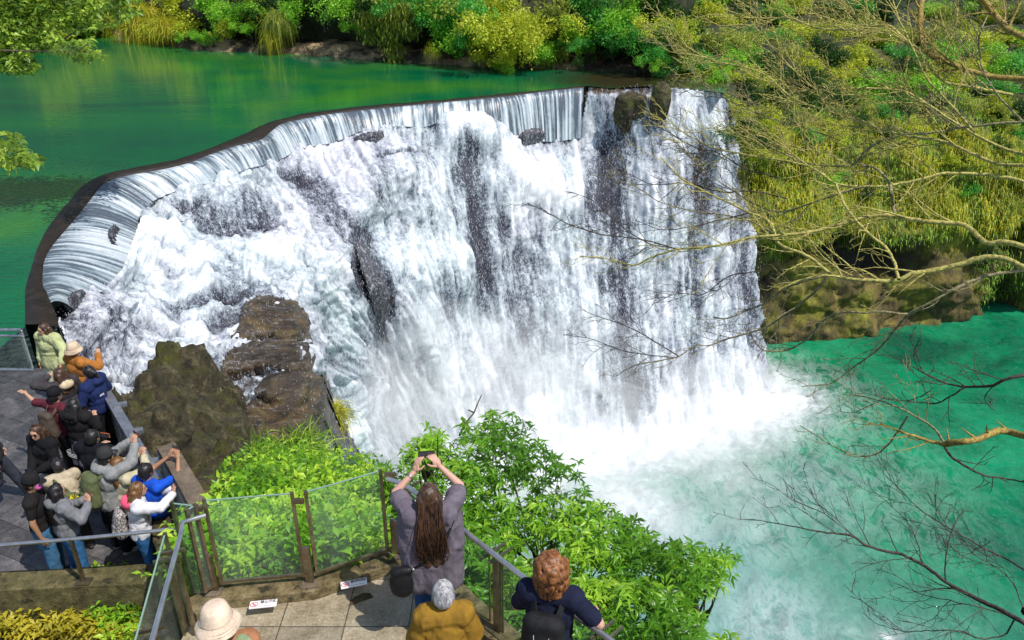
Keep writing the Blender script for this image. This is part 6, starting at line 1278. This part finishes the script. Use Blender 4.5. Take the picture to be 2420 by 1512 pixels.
o = carried('p9', 'sling_bag', 'olive sling bag on the back of the stooping visitor', 'bag', (0, 0, 1.1)); K = ROOTS['p9']; U = K['U']; bp = Vector((0, 0, 1.1)); me = fuse('bag', [('c', U((.1, -.16, 1.08))-bp, U((-.1, -.17, 1.2))-bp, .07, .06)], .012, 2); link('bag', me, MC(OL), o, True); bm = bmesh.new()
ptz = [U((.12, -.15, 1.0))-bp, U((.0, -.17, 1.22))-bp, U((-.13, -.1, 1.43))-bp, U((-.12, .06, 1.42))-bp]
for a_, b_ in zip(ptz[:-1], ptz[1:]): bar(bm, a_, b_, .06, .02, (0, 1, .3))
bmo('strap', bm, MC(OL), o)
person('p12', 'man in grey jacket and dark flat cap photographing with raised arms', (226, 1072), -38, 1.74, ('jacket', (.22, .225, .225), 'hood'), ('trousers', BLK), ('short', 'black'), g=ZT, hat=('cap', (.03, .03, .032)), hands=UPHANDS(.05, .48, 1.66, .06), hand_opt=GRIP, lean=8, face=False, shoes=(.35, .33, .3), group=G)
backpack('p12', 'olive backpack with yellow flowers tied to its side, on the man in grey', OL, size=1.15)
phone('p12', 'phone held up by the man in grey jacket', (.05, .56, 1.76), c=(.10, .02, .03))
K = ROOTS['p12']
for i, (p, lab) in enumerate((((-.22, -.34, 1.06), 'upper yellow silk flower hanging from the olive backpack'), ((-.04, -.44, .92), 'lower yellow silk flower hanging from the olive backpack'))):
    o = carried('p12', 'flower', lab, 'flower', p); n = 46; d = unit(n); v, f, r = leaf_arrays(d*.02, d, unit(n), np.full(n, .055), np.full(n, .04), rng.random(n)); m_ = MATS.get('yel')
    if m_ is None: m_ = MATS['yel'] = leaf_mat('yellow_petals', (.55, .42, .02), (.75, .65, .04), (.85, .8, .12))
    link('petals', nmesh('petals', v, f, {'rnd': r}), m_, o); bm = bmesh.new(); caps(bm, (0, 0, 0), (0, .03, .10), .006, .005, 6); bmo('stem', bm, MC((.05, .12, .02)), o)
person('p13', 'visitor in cream ribbed knit behind the man in grey, arms lifted', (272, 1084), -30, 1.60, ('jacket', (.46, .42, .28)), ('trousers', (.03, .05, .10)), ('mid', 'brown', .2), g=ZT, hands=UPHANDS(.08, .36, 1.60, .06), hand_opt=GRIP, face=False, group=G)
person('p14', 'young man in bright blue T-shirt photographing beside the parapet', (338, 1100), -22, 1.72, ('tee', (.008, .075, .50)), ('trousers', (.02, .025, .05)), ('short', 'black'), skin='tan', g=ZT, hands=UPHANDS(.10, .42, 1.60, .08), hand_opt=GRIP, face=False, group=G)
phone('p14', 'dark phone held up by the young man in blue', (.10, .50, 1.70), c=(.02, .02, .03))
person('p15', 'brown-haired woman in white jacket with pink hood pointing a phone over the parapet', (309, 1162), -62, 1.62, ('jacket', (.62, .62, .68)), ('trousers', (.02, .09, .22)), ('mid', 'brown', .17), g=ZT, hands=UPHANDS(.0, .52, 1.42, .07), hand_opt=GRIP, lean=6, group=G)
K = ROOTS['p15']; U = K['U']; me = fuse('hood', [('e', U((0, -.13, 1.44)), (.13, .085, .085), None), ('c', U((-.10, -.06, 1.46)), U((-.05, .07, 1.42)), .035, .02), ('c', U((.10, -.06, 1.46)), U((.05, .07, 1.42)), .035, .02)], .011, 2, .005); link('hood', me, MC((.85, .10, .20)), K['root'], True)
def scale_mat():
    m = NT('snake_print'); v = m.vor(m.coord((26, 26, 16)), 1.0, 'DISTANCE_TO_EDGE'); m.col(m.ramp(v, [(.04, (.03, .025, .03)), (.12, (.42, .38, .36))])); m.set(.5); return m.m
backpack('p15', 'snake-print backpack on the woman in white jacket', (.3, .3, .3), mat=scale_mat(), size=1.0, p0=(0, -.24, 1.12))
phone('p15', 'dark red phone held out by the woman in white jacket', (0, .60, 1.52), wide=False, c=(.12, .01, .02))
person('p10', 'man in black cap, black T-shirt and blue jeans at the left front', (68, 1144), -72, 1.75, ('tee', (.014, .012, .013)), ('trousers', (.05, .14, .25)), ('short', 'black'), skin='tan', g=ZT, hat=('cap', (.012, .012, .013)), hands=[(-.12, .26, 1.18), (.27, .04, .80)], hand_opt=[{'curl': .3, 'd': (.6, .6, .1)}, None], head=(0, -10), group=G)
K = ROOTS['p10']; me = fuse('mask', [('e', K['Hh']((0, .072, -.035)), (.064, .052, .058), K['HR'])], .008, 1); mm_ = NT('bright_mask'); n_ = mm_.noise(mm_.coord(), 9, 2); mm_.col(mm_.ramp(n_, [(.42, (.04, .12, .65)), (.52, (.55, .08, .5)), (.62, (.75, .15, .35))])); mm_.set(.5); link('mask', me, mm_.m, K['root'], True)
person('p11', 'woman with long black hair in grey hoodie and blue jeans', (132, 1168), -38, 1.60, ('hoodie', (.17, .175, .19)), ('trousers', (.03, .12, .27)), ('long', 'black', .40), g=ZT, hands=UPHANDS(.16, .30, 1.34, .07), hand_opt=GRIP, face=False, group=G)
phone('p11', 'phone held chest high by the woman in grey hoodie', (.16, .36, 1.44), c=(.15, .05, .06))
person('p16', 'visitor in dark clothes stepping in from the left edge in white trainers', (-55, 975), -70, 1.70, ('jacket', (.03, .03, .035)), ('trousers', (.03, .035, .05)), ('short', 'black'), g=ZT, shoes=(.75, .75, .72), face=False, legs=[((-.10, .16, .50), (-.11, .30, .09)), ((.10, -.02, .50), (.12, -.30, .10))], group=G)
# near terrace
G2 = 'visitors on the near terrace'
person('f2', 'woman with very long dark hair in grey-violet poncho raising a phone with both arms', (1012, 1152), 6, 1.66, ('poncho', (.135, .115, .145)), ('trousers', (.012, .05, .15)), ('long', 'darkbrown', .56), g=0, vox=.010, build=.86, hands=[(-.12, .33, 1.66), (.10, .33, 1.70)], face=False, pole=[(-1, -.1, -.4), (1, -.1, -.3)],
  hand_opt=[{'d': (.25, .25, .9), 'n': (.75, .6, 0), 's': (.5, -.6, 0), 'curl': .55}, {'d': (-.5, .25, .75), 'n': (-.6, .7, 0), 's': (-.4, -.6, 0), 'curl': .6}], skin='pink', group=G2)
phone('f2', 'black phone held high by the woman in grey-violet poncho', (-.01, .40, 1.78), c=(.03, .02, .02))
K = ROOTS['f2']; A0 = K['arms'][0]; t = TB(); 
for f in (.42, .47, .52): 
    c = A0[1].lerp(A0[2], 1-f*.5); ax = (A0[2]-A0[1]).normalized(); u_ = ax.orthogonal().normalized(); w_ = ax.cross(u_); t.tube(np.array([list(c+(u_*math.cos(a)+w_*math.sin(a))*.034) for a in np.linspace(0, 6.29, 14)]), .003, 4)
t.build('bracelet', M_steel, K['root'])
o = carried('f2', 'shoulder_bag', 'black crossbody bag hanging at the left hip of the woman in poncho', 'bag', (-.28, -.12, .80)); me = fuse('bag', [('e', (0, 0, -.02), (.115, .075, .145), None), ('c', (-.05, 0, .1), (.07, 0, .12), .05, .04), ('e', (0, 0, -.07), (.105, .08, .10), None)], .012, 3, .006); link('bag', me, MC((.012, .012, .014), .5), o, True)
bm = bmesh.new(); ptz = [Vector(p) for p in ((.10, -.02, .14), (.26, -.05, .28), (.40, -.04, .44), (.48, .05, .60), (.47, .15, .66))]
for a_, b_ in zip(ptz[:-1], ptz[1:]): bar(bm, a_, b_, .022, .010, (0, 1, 0))
bmo('strap', bm, MC((.012, .012, .014), .5), o); bm = bmesh.new(); elli(bm, (.11, -.03, .15), (.014, .01, .014)); bmo('buckle', bm, M_steel, o)
person('f1', 'visitor in cream bucket hat with orange and sage top at the bottom edge', (508, 1452), 20, 1.74, ('tee', (.33, .15, .075)), ('trousers', (.10, .10, .10)), ('short', 'black'), g=0, vox=.010, hat=('bucket', (.66, .52, .40)), skin='tan', face=False, build=.9, head=(-8, -4), sleeve=.5, group=G2)
K = ROOTS['f1']; U = K['U']; me = fuse('vest', [('c', U((.06, 0, 1.36)), U((.14, -.02, 1.43)), .095, .075), ('e', U((.05, -.02, 1.2)), (.16, .15, .2), None)], .01, 3, .01); link('vest', me, MC((.24, .30, .17)), K['root'], True)
person('f3', 'grey-haired visitor wrapped in mustard brown shawl at the bottom edge', (1046, 1386), 8, 1.56, ('shawl', (.26, .145, .018)), ('trousers', (.05, .045, .04)), ('short', 'grey'), g=0, vox=.010, face=False, build=.85, head=(0, -12), hands=[(-.12, .22, 1.0), (.12, .22, 1.0)], group=G2)
K = ROOTS['f3']; U = K['U']; me = fuse('collar', [('c', U((-.06, -.03, 1.47)), U((.06, -.03, 1.47)), .03, .03)], .01, 2); link('collar', me, MC((.6, .52, .42)), K['root'], True)
person('f4', 'woman with curly auburn hair in navy T-shirt leaning at the handrail', (1302, 1326), -14, 1.76, ('tee', (.010, .013, .035)), ('trousers', (.03, .03, .04)), ('curly', 'auburn'), g=0, vox=.010, face=False, build=.92, skin='pink', hands=[(-.14, .30, 1.12), (.30, .22, 1.10)], pole=[(-.7, -.5, -.6), (.9, -.5, -.5)], sleeve=1.2, group=G2)
backpack('f4', 'black daypack with a pale grey arch on the curly-haired woman', (.012, .012, .014), size=1.15, p0=(0, -.22, 1.17))
o = [c for c in bpy.data.objects if c.get('label', '').startswith('black daypack')][0]; t = TB(); z = 1.15; a = np.linspace(-.5, math.pi+.5, 22)
for k in range(5): t.tube(np.c_[(.105+.008*k)*np.cos(a), -.105+.012*np.abs(np.cos(a))*k-.0*a-.02, -.035+(.095+.010*k)*np.sin(a)], .008, 6)
t.build('grey_arch', MC((.30, .32, .34), .6), o)
t = TB(); t.tube(np.array([[-.06, -.06, .17], [-.05, -.10, .12], [0, -.115, .10], [.05, -.10, .12], [.06, -.06, .17]]), .003, 5); t.build('cord', MC((.5, .5, .5), .6), o)
